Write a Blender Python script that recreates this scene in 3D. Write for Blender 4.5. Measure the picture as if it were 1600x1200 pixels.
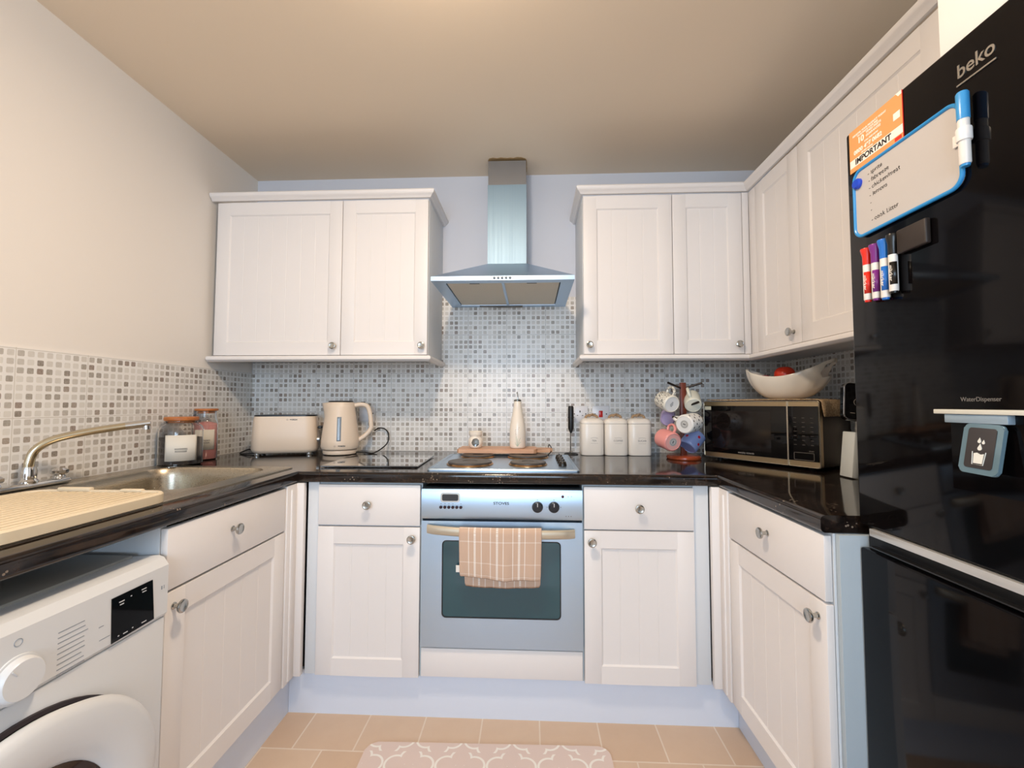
import bpy, bmesh, math, random
from mathutils import Vector, Matrix
random.seed(7)
for o in list(bpy.data.objects): bpy.data.objects.remove(o)
S = bpy.context.scene
C = S.collection
pi = math.pi

# ---------------------------------------------------------------- camera
cy_, sy_ = math.cos(0.0442), math.sin(0.0442)
cp_, sp_ = math.cos(0.0459), math.sin(0.0459)
fw = Vector((-sy_*cp_, cy_*cp_, sp_)); rt = Vector((cy_, sy_, 0)); up = rt.cross(fw)
cr_, sr_ = math.cos(0.0017), math.sin(0.0017)
r2 = cr_*rt + sr_*up; u2 = -sr_*rt + cr_*up
cam = bpy.data.objects.new('camera', bpy.data.cameras.new('camera')); C.objects.link(cam)
cam.matrix_world = Matrix(((r2.x, u2.x, -fw.x, 1.5444), (r2.y, u2.y, -fw.y, -2.3143), (r2.z, u2.z, -fw.z, 1.1669), (0, 0, 0, 1)))
cam.data.sensor_width = 36; cam.data.lens = 671.675/1600*36
cam.data.clip_start = 0.02
S.camera = cam

# ---------------------------------------------------------------- world, lights, exposure
S.view_settings.view_transform = 'Standard'; S.view_settings.look = 'None'
S.view_settings.exposure = 0.11; S.view_settings.gamma = 1.0; S.view_settings.use_curve_mapping = False
w = bpy.data.worlds.new('world'); S.world = w; w.use_nodes = True
w.node_tree.nodes['Background'].inputs[0].default_value = (0.45, 0.66, 1.0, 1)
w.node_tree.nodes['Background'].inputs[1].default_value = 2.0
def light(name, kind, loc, energy, col, rot=(0, 0, 0), **k):
    d = bpy.data.lights.new(name, kind); d.energy = energy; d.color = col
    for a, b in k.items(): setattr(d, a, b)
    o = bpy.data.objects.new(name, d); o.location = loc; o.rotation_euler = rot; C.objects.link(o); return o
LAMP = (1.30, -1.50)
light('lamp_light', 'AREA', (LAMP[0], LAMP[1], 2.335), 15.5, (1.0, 0.79, 0.59), shape='DISK', size=.22)
light('lamp_upward_light', 'POINT', (LAMP[0], LAMP[1], 2.29), 10.5, (1.0, 0.82, 0.62), shadow_soft_size=0.05)
light('window_daylight', 'AREA', (1.25, -4.62, 1.45), 62, (0.64, 0.82, 1.0), rot=(pi/2, 0, 0), shape='RECTANGLE', size=1.5, size_y=1.5)

# ---------------------------------------------------------------- materials
def lin(c):
    if isinstance(c, str):
        c = [int(c[i:i+2], 16)/255 for i in (0, 2, 4)]
        c = [x/12.92 if x <= .04045 else ((x+.055)/1.055)**2.4 for x in c]
    return (*c[:3], 1)
MATS = {}
def mat(name, col, rough=.5, metal=0, **k):
    if name in MATS: return MATS[name]
    m = bpy.data.materials.new(name); m.use_nodes = True
    b = m.node_tree.nodes['Principled BSDF']
    b.inputs['Base Color'].default_value = lin(col); b.inputs['Roughness'].default_value = rough; b.inputs['Metallic'].default_value = metal
    for a, v in k.items(): b.inputs[a.replace('_', ' ')].default_value = v
    MATS[name] = m; return m
class G:
    """small node-graph helper"""
    def __init__(s, m):
        s.m = m; s.t = m.node_tree; s.b = s.t.nodes['Principled BSDF']
    def n(s, typ, **k):
        x = s.t.nodes.new(typ)
        for a, v in k.items(): setattr(x, a, v)
        return x
    def ln(s, a, b): s.t.links.new(a, b)
    def inp(s, sock, v):
        if hasattr(v, 'links') or isinstance(v, bpy.types.NodeSocket): s.ln(v, sock)
        else: sock.default_value = v
    def mt(s, op, a, b=0.0, c=0.0):
        x = s.n('ShaderNodeMath', operation=op)
        s.inp(x.inputs[0], a); s.inp(x.inputs[1], b); s.inp(x.inputs[2], c); return x.outputs[0]
    def co(s, kind='Object'):
        x = s.n('ShaderNodeTexCoord'); y = s.n('ShaderNodeSeparateXYZ'); s.ln(x.outputs[kind], y.inputs[0])
        return x.outputs[kind], y.outputs
    def comb(s, a, b, c=0.0):
        x = s.n('ShaderNodeCombineXYZ'); s.inp(x.inputs[0], a); s.inp(x.inputs[1], b); s.inp(x.inputs[2], c); return x.outputs[0]
    def noise(s, vec, scale, detail=2, rough=.5):
        x = s.n('ShaderNodeTexNoise'); s.ln(vec, x.inputs['Vector']); x.inputs['Scale'].default_value = scale
        x.inputs['Detail'].default_value = detail; x.inputs['Roughness'].default_value = rough; return x.outputs['Fac']
    def ramp(s, fac, stops, const=False):
        x = s.n('ShaderNodeValToRGB'); cr = x.color_ramp
        if const: cr.interpolation = 'CONSTANT'
        while len(cr.elements) < len(stops): cr.elements.new(.5)
        for e, (p, c) in zip(cr.elements, stops): e.position = p; e.color = lin(c)
        s.ln(fac, x.inputs[0]); return x.outputs[0]
    def mix(s, f, a, b):
        x = s.n('ShaderNodeMix', data_type='RGBA'); s.inp(x.inputs[0], f)
        for i, v in ((6, a), (7, b)):
            if isinstance(v, (str, tuple)): x.inputs[i].default_value = lin(v)
            else: s.ln(v, x.inputs[i])
        return x.outputs[2]
    def bump(s, h, st, dist=.002):
        x = s.n('ShaderNodeBump'); x.inputs['Strength'].default_value = st; x.inputs['Distance'].default_value = dist
        s.ln(h, x.inputs['Height']); s.ln(x.outputs[0], s.b.inputs['Normal'])
    def col(s, c): s.ln(c, s.b.inputs['Base Color'])

def wall_paint(name, col):
    m = mat(name, col, .75); g = G(m); v, _ = g.co()
    g.col(g.mix(g.noise(v, 1.7, 3), col, tuple(x*.96 for x in lin(col)[:3]))); g.bump(g.noise(v, 260, 3), .12, .0006); return m
M_wall = wall_paint('wall_paint', 'EBE5DE'); M_wall_daylit = wall_paint('wall_paint_daylit', 'D6D8E0'); M_ceil = wall_paint('ceiling_paint', 'EDDAC2')  # same paint all round; the back wall's copy has cool window light tinted in
M_white = mat('cabinet_white', 'E6E2E0', .42)
M_cab = mat('cabinet_carcass', 'D6DADE', .5)
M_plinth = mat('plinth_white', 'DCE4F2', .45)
def knob_mat(): return mat('satin_chrome', 'B4B4B0', .22, 1)
M_chrome = mat('chrome', 'D0D0D0', .08, 1)
M_black = mat('black_plastic', '141416', .35); M_rub = mat('black_rubber', '101010', .6)
M_cream = mat('cream_plastic', 'EAD7C2', .38)
def steel(name, col, rough, axis):
    m = mat(name, col, rough, 1); g = G(m); v, s = g.co()
    a = {'x': (1, 220, 220), 'y': (220, 1, 220), 'z': (220, 220, 1)}[axis]
    mp = g.n('ShaderNodeMapping'); mp.inputs['Scale'].default_value = a; g.ln(v, mp.inputs[0])
    n = g.noise(mp.outputs[0], 1.5, 3); r = g.mt('MULTIPLY_ADD', n, .18, rough-.06); g.ln(r, g.b.inputs['Roughness'])
    g.bump(n, .05, .0004); return m
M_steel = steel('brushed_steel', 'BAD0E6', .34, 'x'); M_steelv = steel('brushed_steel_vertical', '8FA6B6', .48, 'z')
M_sink = steel('sink_steel', 'B9AF9E', .26, 'y')

def mosaic(name, ax):
    m = mat(name, 'CCC7BE', .2); g = G(m); v, s = g.co(); c = .2096/8
    u = g.mt('DIVIDE', g.mt('SUBTRACT', s[ax], .9942-.2096*8), c); w_ = g.mt('DIVIDE', g.mt('SUBTRACT', s[2], 1.1205-.2096*4), c)
    fu, fv = g.mt('FLOOR', u), g.mt('FLOOR', w_)
    du = g.mt('ABSOLUTE', g.mt('SUBTRACT', g.mt('FRACT', u), .5)); dv = g.mt('ABSOLUTE', g.mt('SUBTRACT', g.mt('FRACT', w_), .5))
    p = g.mt('POWER', g.mt('ADD', g.mt('POWER', du, 6), g.mt('POWER', dv, 6)), 1/6)
    wb = g.noise(v, 120, 2)
    mr = g.n('ShaderNodeMapRange', interpolation_type='SMOOTHSTEP'); g.ln(g.mt('MULTIPLY_ADD', wb, .03, p), mr.inputs[0])
    mr.inputs[1].default_value = .335; mr.inputs[2].default_value = .375; mr.inputs[3].default_value = 1; mr.inputs[4].default_value = 0
    wn = g.n('ShaderNodeTexWhiteNoise', noise_dimensions='3D'); g.ln(g.comb(fu, fv, 3.7+ax), wn.inputs[0])
    pal = g.ramp(wn.outputs[0], [(0, 'D9D6D0'), (.24, 'CFCBC5'), (.46, 'C2BDB6'), (.63, 'B3ADA5'), (.76, '9C958B'), (.86, '978A7E'), (.92, '857B70'), (.97, '8C7B70')], True)
    nz = g.noise(v, 210, 4, .7); pal = g.mix(g.mt('MULTIPLY', g.mt('SUBTRACT', nz, .35), .9), pal, 'E2DDD6')
    colr = g.mix(mr.outputs[0], 'EBE9E6', pal)
    bu = g.mt('ABSOLUTE', g.mt('SUBTRACT', g.mt('FRACT', g.mt('DIVIDE', u, 8)), .5)); bv = g.mt('ABSOLUTE', g.mt('SUBTRACT', g.mt('FRACT', g.mt('DIVIDE', w_, 8)), .5))
    jl = g.mt('GREATER_THAN', g.mt('MAXIMUM', bu, bv), .4945)
    g.col(g.mix(jl, colr, 'A8A5A0' if ax == 0 else 'CFCAC2'))
    h = g.mt('SUBTRACT', g.mt('MULTIPLY_ADD', mr.outputs[0], -.8, g.mt('MULTIPLY', nz, .5)), g.mt('MULTIPLY', jl, .8)); g.bump(h, .35, .0016)
    g.ln(g.mt('MULTIPLY_ADD', nz, .15, .16), g.b.inputs['Roughness']); return m
M_tx = mosaic('mosaic_tile', 0); M_ty = mosaic('mosaic_tile_side', 1)

def granite():
    m = mat('dark_laminate', '1C1512', .09); g = G(m); v, _ = g.co()
    n = g.noise(v, 38, 6, .72); k = g.noise(v, 9, 4, .6)
    base = g.ramp(n, [(.3, '0E0B0A'), (.5, '1D1613'), (.62, '2E221B'), (.72, '40312A')])
    vo = g.n('ShaderNodeTexVoronoi'); vo.inputs['Scale'].default_value = 95; g.ln(v, vo.inputs['Vector'])
    sp = g.mt('MULTIPLY', g.mt('LESS_THAN', vo.outputs['Distance'], .23), g.mt('GREATER_THAN', k, .57))
    g.col(g.mix(g.mt('MULTIPLY', sp, .8), base, '8A7B6C')); g.bump(g.noise(v, 55, 3), .03, .0005); return m
M_top = granite()

def floor_mat():
    m = mat('floor_vinyl', 'D9B48E', .38); g = G(m); v, _ = g.co()
    b = g.n('ShaderNodeTexBrick'); b.offset = .5; b.offset_frequency = 2; g.ln(v, b.inputs['Vector'])
    b.inputs['Color1'].default_value = lin('CFB49A'); b.inputs['Color2'].default_value = lin('D8C0A8'); b.inputs['Mortar'].default_value = lin('E6DACB')
    b.inputs['Scale'].default_value = 1; b.inputs['Mortar Size'].default_value = .003; b.inputs['Mortar Smooth'].default_value = .3
    b.inputs['Brick Width'].default_value = .21; b.inputs['Row Height'].default_value = .21; b.inputs['Bias'].default_value = 0
    n = g.noise(v, 14, 6, .65); g.col(g.mix(g.mt('MULTIPLY', n, .5), b.outputs[0], 'C2A388')); g.bump(g.noise(v, 60, 3), .08, .001); return m
M_floor = floor_mat()

def wood(name, a, b, rough=.45, ax=(1, 12, 12)):
    m = mat(name, a, rough); g = G(m); v, _ = g.co(); mp = g.n('ShaderNodeMapping'); mp.inputs['Scale'].default_value = ax; g.ln(v, mp.inputs[0])
    g.col(g.ramp(g.noise(mp.outputs[0], 9, 5, .6), [(.3, a), (.7, b)])); return m
M_board = wood('beech_wood', 'D9AE8C', 'C58F69'); M_cork = wood('lid_wood', 'C4793F', 'A8602E'); M_tree = wood('mug_tree_wood', '7E3A26', '5E2A1C', .35, (12, 12, 1))
def glassm(name, col=(1, 1, 1), rough=.02, ior=1.45):
    m = mat(name, col, rough); b = m.node_tree.nodes['Principled BSDF']; b.inputs['Transmission Weight'].default_value = 1; b.inputs['IOR'].default_value = ior; return m
M_glass = glassm('clear_glass')
M_gloss = mat('gloss_black', '0B0A0B', .05, Specular_IOR_Level=.3)

# ---------------------------------------------------------------- mesh helpers
ROOT = {}          # name of thing -> world offset used for its children's meshes
def box(bm, x0, x1, y0, y1, z0, z1, bev=0, seg=2):
    r = bmesh.ops.create_cube(bm, size=1)['verts']
    sx, sy, sz = abs(x1-x0), abs(y1-y0), abs(z1-z0)
    for v in r: v.co = Vector(((x0+x1)/2+v.co.x*sx, (y0+y1)/2+v.co.y*sy, (z0+z1)/2+v.co.z*sz))
    if bev:
        es = list({e for v in r for e in v.link_edges})
        bmesh.ops.bevel(bm, geom=es, offset=bev, segments=seg, affect='EDGES', profile=.5, clamp_overlap=True)
    return bm
def basis(axis):
    a = Vector(axis).normalized(); t = Vector((0, 0, 1)) if abs(a.z) < .9 else Vector((1, 0, 0))
    x = t.cross(a).normalized(); return x, a.cross(x), a
def lathe(bm, prof, c=(0, 0, 0), axis=(0, 0, 1), n=32, sx=1, sy=1, pw=2.0):
    """profile [(r, h)] swept round the axis; pw > 2 gives a rounded square"""
    X, Y, A = basis(axis); c = Vector(c); rings = []
    for r, h in prof:
        if r < 1e-6: rings.append([bm.verts.new(c+A*h)]); continue
        ring = []
        for i in range(n):
            t = 2*pi*i/n; ct, st = math.cos(t), math.sin(t)
            if pw != 2: k = (abs(ct)**pw+abs(st)**pw)**(-1/pw)
            else: k = 1
            ring.append(bm.verts.new(c+A*h+X*(r*k*ct*sx)+Y*(r*k*st*sy)))
        rings.append(ring)
    for a, b in zip(rings, rings[1:]):
        for i in range(n):
            j = (i+1) % n
            if len(a) == 1 and len(b) == 1: continue
            if len(a) == 1: bm.faces.new((a[0], b[i], b[j]))
            elif len(b) == 1: bm.faces.new((a[i], a[j], b[0]))
            else: bm.faces.new((a[i], a[j], b[j], b[i]))
    if len(rings[0]) > 1: bm.faces.new(rings[0])
    if len(rings[-1]) > 1: bm.faces.new(rings[-1])
    return bm
def cyl(bm, p0, p1, r0, r1=None, n=24):
    p0, p1 = Vector(p0), Vector(p1); r1 = r0 if r1 is None else r1
    return lathe(bm, [(r0, 0), (r1, (p1-p0).length)], p0, p1-p0, n)
def smooth(pts, k=6):
    """Catmull-Rom through the points"""
    P = [Vector(p) for p in pts]; P = [2*P[0]-P[1]]+P+[2*P[-1]-P[-2]]; out = []
    for i in range(1, len(P)-2):
        for j in range(k):
            t = j/k; a, b, c_, d = P[i-1:i+3]
            out.append(.5*((2*b)+(c_-a)*t+(2*a-5*b+4*c_-d)*t*t+(3*b-a-3*c_+d)*t**3))
    out.append(P[-2]); return out
def tube(bm, pts, r, n=12, closed=False, rx=1.0):
    P = [Vector(p) for p in pts]; N = len(P); rings = []; pv = None
    for i, p in enumerate(P):
        d = (P[(i+1) % N]-P[i-1]) if closed else (P[min(i+1, N-1)]-P[max(i-1, 0)])
        d.normalize()
        if pv is None: x = basis(d)[0]
        else: x = (pv-d*pv.dot(d)).normalized()
        pv = x; y = d.cross(x); rr = r(i/(N-1)) if callable(r) else r
        rings.append([bm.verts.new(p+x*(rr*math.cos(2*pi*k/n)*rx)+y*(rr*math.sin(2*pi*k/n))) for k in range(n)])
    pr = list(zip(rings, rings[1:]))+([(rings[-1], rings[0])] if closed else [])
    for a, b in pr:
        for i in range(n): bm.faces.new((a[i], a[(i+1) % n], b[(i+1) % n], b[i]))
    if not closed: bm.faces.new(rings[0][::-1]); bm.faces.new(rings[-1])
    return bm
def poly(bm, pts, d):
    """extrude a planar polygon (3D points) by vector d"""
    a = [bm.verts.new(Vector(p)) for p in pts]; b = [bm.verts.new(Vector(p)+Vector(d)) for p in pts]; n = len(a)
    bm.faces.new(a); bm.faces.new(b[::-1])
    for i in range(n): bm.faces.new((a[i], a[(i+1) % n], b[(i+1) % n], b[i]))
    return bm
def rrect(w, h, r, k=5, cx=0, cy=0):
    out = []
    for ox, oy, a0 in ((w/2-r, h/2-r, 0), (-w/2+r, h/2-r, pi/2), (-w/2+r, -h/2+r, pi), (w/2-r, -h/2+r, 3*pi/2)):
        for i in range(k+1): a = a0+pi/2*i/k; out.append((cx+ox+r*math.cos(a), cy+oy+r*math.sin(a)))
    return out
def B(): return bmesh.new()
def xf(bm, M, verts=None): bmesh.ops.transform(bm, matrix=M, verts=verts or bm.verts); return bm
def frame(o, u, v, w):
    u, v, w = Vector(u), Vector(v), Vector(w)
    return Matrix(((u.x, v.x, w.x, o[0]), (u.y, v.y, w.y, o[1]), (u.z, v.z, w.z, o[2]), (0, 0, 0, 1)))
def back_plane(x, y, z): return frame((x, y, z), (1, 0, 0), (0, 0, 1), (0, -1, 0))       # faces the camera
def right_plane(x, y, z): return frame((x, y, z), (0, -1, 0), (0, 0, 1), (-1, 0, 0))     # right run, faces left
def left_plane(x, y, z): return frame((x, y, z), (0, 1, 0), (0, 0, 1), (1, 0, 0))        # left run, faces right
def mesh_of(name, bm, m, sharp=32):
    bmesh.ops.recalc_face_normals(bm, faces=bm.faces)
    me = bpy.data.meshes.new(name); bm.to_mesh(me); bm.free()
    me.shade_smooth(); me.set_sharp_from_angle(angle=math.radians(sharp))
    for x in (m if isinstance(m, (list, tuple)) else [m]): me.materials.append(x)
    return me
def ob(name, bm, m, parent=None, sharp=32, label=None):
    """link one mesh; children of a thing with a world offset are written in world coordinates"""
    off = None
    r = parent
    while r is not None and r.parent is not None: r = r.parent
    if r is not None and r.name in ROOT: off = ROOT[r.name]
    if off is not None: bmesh.ops.translate(bm, verts=bm.verts, vec=-off)
    o = bpy.data.objects.new(name, mesh_of(name, bm, m, sharp)); C.objects.link(o)
    if parent is not None: o.parent = parent
    if label: o['label'] = label
    return o
def thing(name, label, cat, loc, rz=0, group=None, world=True):
    o = bpy.data.objects.new(name, None); C.objects.link(o); o.location = loc; o.rotation_euler = (0, 0, rz); o.empty_display_size = .05
    o['label'] = label; o['category'] = cat
    if group: o['group'] = group
    if world: ROOT[o.name] = Vector(loc)
    return o
def solo(name, bm, m, label, cat, org, group=None, sharp=32):
    bmesh.ops.translate(bm, verts=bm.verts, vec=-Vector(org))
    o = bpy.data.objects.new(name, mesh_of(name, bm, m, sharp)); C.objects.link(o); o.location = org
    o['label'] = label; o['category'] = cat
    if group: o['group'] = group
    return o
def struct(name, bm, m):
    o = ob(name, bm, m); o['kind'] = 'structure'; return o
def text(name, s, size, M, m, parent, ext=.0004, bold=0, align='CENTER', sx=1, label=None, space=1):
    cu = bpy.data.curves.new(name, 'FONT'); cu.body = s; cu.size = size; cu.align_x = align; cu.align_y = 'CENTER'; cu.extrude = ext; cu.offset = bold
    cu.space_character = space
    t = bpy.data.objects.new(name+'_curve', cu); C.objects.link(t); bpy.context.view_layer.update()
    me = bpy.data.meshes.new_from_object(t.evaluated_get(bpy.context.evaluated_depsgraph_get()))
    bpy.data.objects.remove(t); bm = B(); bm.from_mesh(me); bpy.data.meshes.remove(me)
    if sx != 1: xf(bm, Matrix.Diagonal((sx, 1, 1, 1)))
    xf(bm, M); return ob(name, bm, m, parent, label=label)
def curve_strokes(bm, strokes, M, r=.0005):
    for st in strokes: tube(bm, [M @ Vector((*p, .0006)) for p in st], r, 5)
    return bm

# ================================================================= ROOM SHELL
XR, ZC, YB = 2.875, 2.4246, -4.6
bm = B(); box(bm, -.1, XR+.1, YB, .1, -.05, 0); struct('floor', bm, M_floor)
bm = B(); box(bm, -.1, XR+.1, YB, .1, ZC, ZC+.05); struct('ceiling', bm, M_ceil)
bm = B(); box(bm, -.1, 0, YB, .1, 0, ZC); struct('wall_left', bm, M_wall)
bm = B(); box(bm, 0, XR, 0, .1, 0, ZC); struct('wall_back', bm, M_wall_daylit)
bm = B(); box(bm, XR, XR+.1, YB, .1, 0, ZC); struct('wall_right', bm, M_wall)
bm = B()   # wall behind the camera with the window opening
for a in ((-.1, .5, 0, ZC), (2.0, XR+.1, 0, ZC), (.5, 2.0, 0, .7), (.5, 2.0, 2.2, ZC)): box(bm, a[0], a[1], YB-.1, YB, a[2], a[3])
struct('wall_front', bm, M_wall)
bm = B()
for a in ((.5, .56, .7, 2.2), (1.94, 2.0, .7, 2.2), (.56, 1.94, .7, .76), (.56, 1.94, 2.14, 2.2), (1.22, 1.28, .76, 2.14)): box(bm, a[0], a[1], YB-.06, YB-.005, a[2], a[3], .004)
struct('window_1', bm, mat('window_frame_white', 'E8E8E8', .4))
# tiled splashback slabs (part of the room)
ZT = 1.3335; ty = -.007
bm = B(); box(bm, .007, XR-.007, ty, 0, .91, 1.3915); box(bm, 1.0602, 1.7858, ty, 0, 1.3915, 1.744); struct('trim_1', bm, M_tx)
bm = B(); box(bm, 0, .007, -2.6, 0, .91, ZT); struct('trim_2', bm, M_ty)
bm = B(); box(bm, XR-.007, XR, -1.9, 0, .91, 1.3915); struct('trim_3', bm, M_ty)

# ================================================================= CABINETS
def knob(parent, M, name='door_knob'):
    bm = B()
    lathe(bm, [(.0085, 0), (.0085, .002), (.0055, .004), (.005, .014), (.0075, .0175), (.0150, .0195), (.0162, .0225), (.0155, .0255), (.0125, .0268), (.0115, .0262), (0, .0275)], n=28)
    xf(bm, M); return ob(name, bm, knob_mat(), parent, 40)
def door_mesh(w, h, t=.018, fr=.062, rec=.006, groove=.075):
    """shaker door with a recessed tongue-and-groove centre panel; front face at w=0 plane, body behind"""
    bm = B(); b = .0018
    box(bm, 0, fr, 0, h, -t, 0, b); box(bm, w-fr, w, 0, h, -t, 0, b)
    box(bm, fr-.002, w-fr+.002, 0, fr, -t, -.00001, 0); box(bm, fr-.002, w-fr+.002, h-fr, h, -t, -.00001, 0)
    # sloped moulding round the panel
    x0, x1, y0, y1 = fr-.001, w-fr+.001, fr-.001, h-fr+.001; s = .006
    o = [(x0, y0), (x1, y0), (x1, y1), (x0, y1)]; i_ = [(x0+s, y0+s), (x1-s, y0+s), (x1-s, y1-s), (x0+s, y1-s)]
    vo = [bm.verts.new((x, y, -.0003)) for x, y in o]; vi = [bm.verts.new((x, y, -rec)) for x, y in i_]
    for k in range(4): bm.faces.new((vo[k], vo[(k+1) % 4], vi[(k+1) % 4], vi[k]))
    # panel as strips with V grooves
    n = max(2, round((x1-x0)/groove)); xs = [x0+(x1-x0)*k/n for k in range(n+1)]; g = .0016; prof = []
    for k, x in enumerate(xs):
        if k == 0: prof.append((x, -rec))
        elif k == n: prof.append((x, -rec))
        else: prof += [(x-g, -rec), (x, -rec-.0009), (x+g, -rec)]
    pts = [(x, y0+.001, z) for x, z in prof]+[(x1, y0+.001, -t+.002), (x0, y0+.001, -t+.002)]
    poly(bm, pts, (0, y1-y0-.002, 0)); return bm
def door(root, P, x, z, w, h, kx, kz, name='door'):
    bm = door_mesh(w, h); xf(bm, P @ Matrix.Translation((x, z, 0)))
    d = ob(name, bm, M_white, root, 25); knob(d, P @ Matrix.Translation((kx, kz, 0))); return d
def drawer(root, P, x, z, w, h, kx, kz):
    bm = B(); box(bm, x, x+w, z, z+h, -.018, 0, .0022); xf(bm, P)
    d = ob('drawer', bm, M_white, root, 25); knob(d, P @ Matrix.Translation((kx, kz, 0)), 'drawer_knob'); return d
ZB0, ZB1, ZD, ZTOPD = .162, .705, .711, .862       # door bottom/top, drawer bottom/top
YD, XL, XRD = -.708, .664, 2.2227                  # door faces of the back, left and right runs
# back run, left of the oven
t = thing('base_cabinet', 'white base cabinet with drawer over door, left of the oven', 'cabinet', (.94, -.35, 0))
bm = B(); box(bm, .742, 1.1315, -.689, -.02, .1615, .868); box(bm, .70, .742, -.700, -.60, .162, .868, .001); ob('carcass', bm, M_cab, t)
P = back_plane(0, YD, 0)
drawer(t, P, .743, ZD, .388, ZTOPD-ZD, .936, .790); door(t, P, .743, ZB0, .388, ZB1-ZB0, 1.104, .667)
# back run, right of the oven
t = thing('base_cabinet', 'white base cabinet with drawer over door, right of the oven', 'cabinet', (1.94, -.35, 0))
bm = B(); box(bm, 1.7385, 2.134, -.689, -.02, .1615, .868); box(bm, 2.134, 2.19, -.698, -.60, .162, .868, .001); ob('carcass', bm, M_cab, t)
drawer(t, P, 1.7385, ZD-.003, .396, ZTOPD-ZD+.003, 1.936, .788); door(t, P, 1.7385, ZB0-.002, .396, ZB1-ZB0, 1.765, .666)
# left run
t = thing('base_cabinet', 'white base cabinet with drawer beneath the sink beside the washing machine', 'cabinet', (.34, -1.04, 0))
bm = B(); box(bm, .02, .645, -1.294, -1.276, .1615, .868); box(bm, .02, .555, -.636, -.618, .1615, .868); box(bm, .02, .645, -1.276, -.722, .1615, .1795); box(bm, .02, .555, -.722, -.636, .1615, .1795); box(bm, .02, .030, -1.276, -.636, .1795, .868); ob('carcass', bm, M_cab, t)
bm = B(); box(bm, .56, XL+.004, -.785, -.716, .158, .868, .004); box(bm, .655, XL+.009, -.762, -.742, .166, .85, .004); box(bm, .60, .694, -.722, -.700, .162, .868, .003); ob('corner_post', bm, M_white, t)
P = left_plane(XL, 0, 0)
drawer(t, P, -1.293, ZD, .503, ZTOPD-ZD, -1.064, .797); door(t, P, -1.293, ZB0, .503, ZB1-ZB0, -1.286, .668) if 0 else None
P2 = P
bm = door_mesh(.503, ZB1-ZB0); xf(bm, P @ Matrix.Translation((-1.293, ZB0, 0))); d = ob('door', bm, M_white, t, 25); knob(d, P @ Matrix.Translation((-1.268, .668, 0)))
# right run
t = thing('base_cabinet', 'white base cabinet with drawer below the microwave beside the black fridge', 'cabinet', (2.54, -1.04, 0))
bm = B(); box(bm, 2.242, 2.86, -1.272, -.72, .1615, .868); ob('carcass', bm, M_cab, t)
bm = B(); box(bm, XRD-.004, 2.33, -.785, -.716, .158, .868, .004); box(bm, XRD-.009, XRD+.01, -.762, -.742, .166, .85, .004); box(bm, 2.192, 2.30, -.722, -.700, .162, .868, .003); ob('corner_post', bm, M_white, t)
P = right_plane(XRD, 0, 0)
drawer(t, P, .790, ZD, .480, ZTOPD-ZD, 1.030, .797); bm = door_mesh(.482, ZB1-ZB0); xf(bm, P @ Matrix.Translation((.790, ZB0, 0))); d = ob('door', bm, M_white, t, 25); knob(d, P @ Matrix.Translation((1.243, .668, 0)))
bm = B(); box(bm, 2.247, 2.86, -1.2868, -1.2735, .0, .868, .001); solo('end_panel', bm, mat('end_panel_shaded', 'A9B6BF', .5), 'tall thin shade-toned panel closing the cabinets next to the fridge', 'panel', (2.55, -1.28, 0))  # shade on the camera-facing edge is put into this grey-blue colour
# oven housing
t = thing('oven_housing', 'white built-under housing with blank panel below the oven', 'cabinet', (1.435, -.35, 0))
bm = B(); box(bm, 1.1325, 1.1375, -.695, -.02, .1615, .868); box(bm, 1.7325, 1.7375, -.695, -.02, .1615, .868); box(bm, 1.1375, 1.7325, -.68, -.02, .1615, .17); ob('carcass', bm, mat('housing_edge', 'AEBAC0', .5), t)
bm = B(); box(bm, 1.1385, 1.7315, -.704, -.686, .166, .268, .002); ob('lower_panel', bm, M_white, t)
# plinths
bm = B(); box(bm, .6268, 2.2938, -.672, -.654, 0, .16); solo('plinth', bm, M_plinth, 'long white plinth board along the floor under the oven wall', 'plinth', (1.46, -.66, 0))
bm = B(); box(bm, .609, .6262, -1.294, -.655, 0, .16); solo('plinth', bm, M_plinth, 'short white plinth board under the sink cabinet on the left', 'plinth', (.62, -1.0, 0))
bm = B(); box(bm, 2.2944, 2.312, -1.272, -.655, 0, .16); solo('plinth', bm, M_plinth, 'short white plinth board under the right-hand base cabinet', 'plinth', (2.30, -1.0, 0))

# ---- wall cabinets
ZW0, ZW1, YW = 1.394, 2.138, -.335
def wallcab(label, x0, x1, kx, xs=None):
    t = thing('wall_cabinet', label, 'cabinet', ((x0+x1)/2, -.16, ZW0))
    bm = B(); box(bm, x0, x1, YW+.019, -.001, ZW0-.002, ZW1+.004, .0008); ob('carcass', bm, M_cab, t)
    door(t, back_plane(0, YW, 0), x0+.0015, ZW0+.001, x1-x0-.003, ZW1-ZW0-.002, kx, 1.437); return t
wallcab('wide white wall cabinet in the left corner above the toaster', .0266, .6458, .616)
wallcab('narrow white wall cabinet left of the extractor hood', .6458, 1.0599, 1.035)
wallcab('white wall cabinet right of the extractor hood, above the canisters', 1.786, 2.1956, 1.812)
wallcab('narrow white wall cabinet above the mug tree in the right corner', 2.1956, 2.5111, 2.480)
P = right_plane(2.5397, 0, 0)
t = thing('wall_cabinet', 'white wall cabinet on the right wall with a knob, above the microwave', 'cabinet', (2.70, -.5, ZW0))
bm = B(); box(bm, 2.558, XR-.001, -.697, -.001, ZW0-.002, ZW1+.004); ob('carcass', bm, M_cab, t)
bm = B(); box(bm, 2.5118, 2.5397, -.337, -.320, ZW0, ZW1, .001); box(bm, 2.5405, 2.556, -.392, -.337, ZW0, ZW1, .001); ob('corner_post', bm, M_white, t)
door(t, P, .3935, ZW0+.001, .303, ZW1-ZW0-.002, .652, 1.441)
t = thing('wall_cabinet', 'white wall cabinet on the right wall, partly behind the fridge top', 'cabinet', (2.70, -.98, ZW0))
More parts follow.
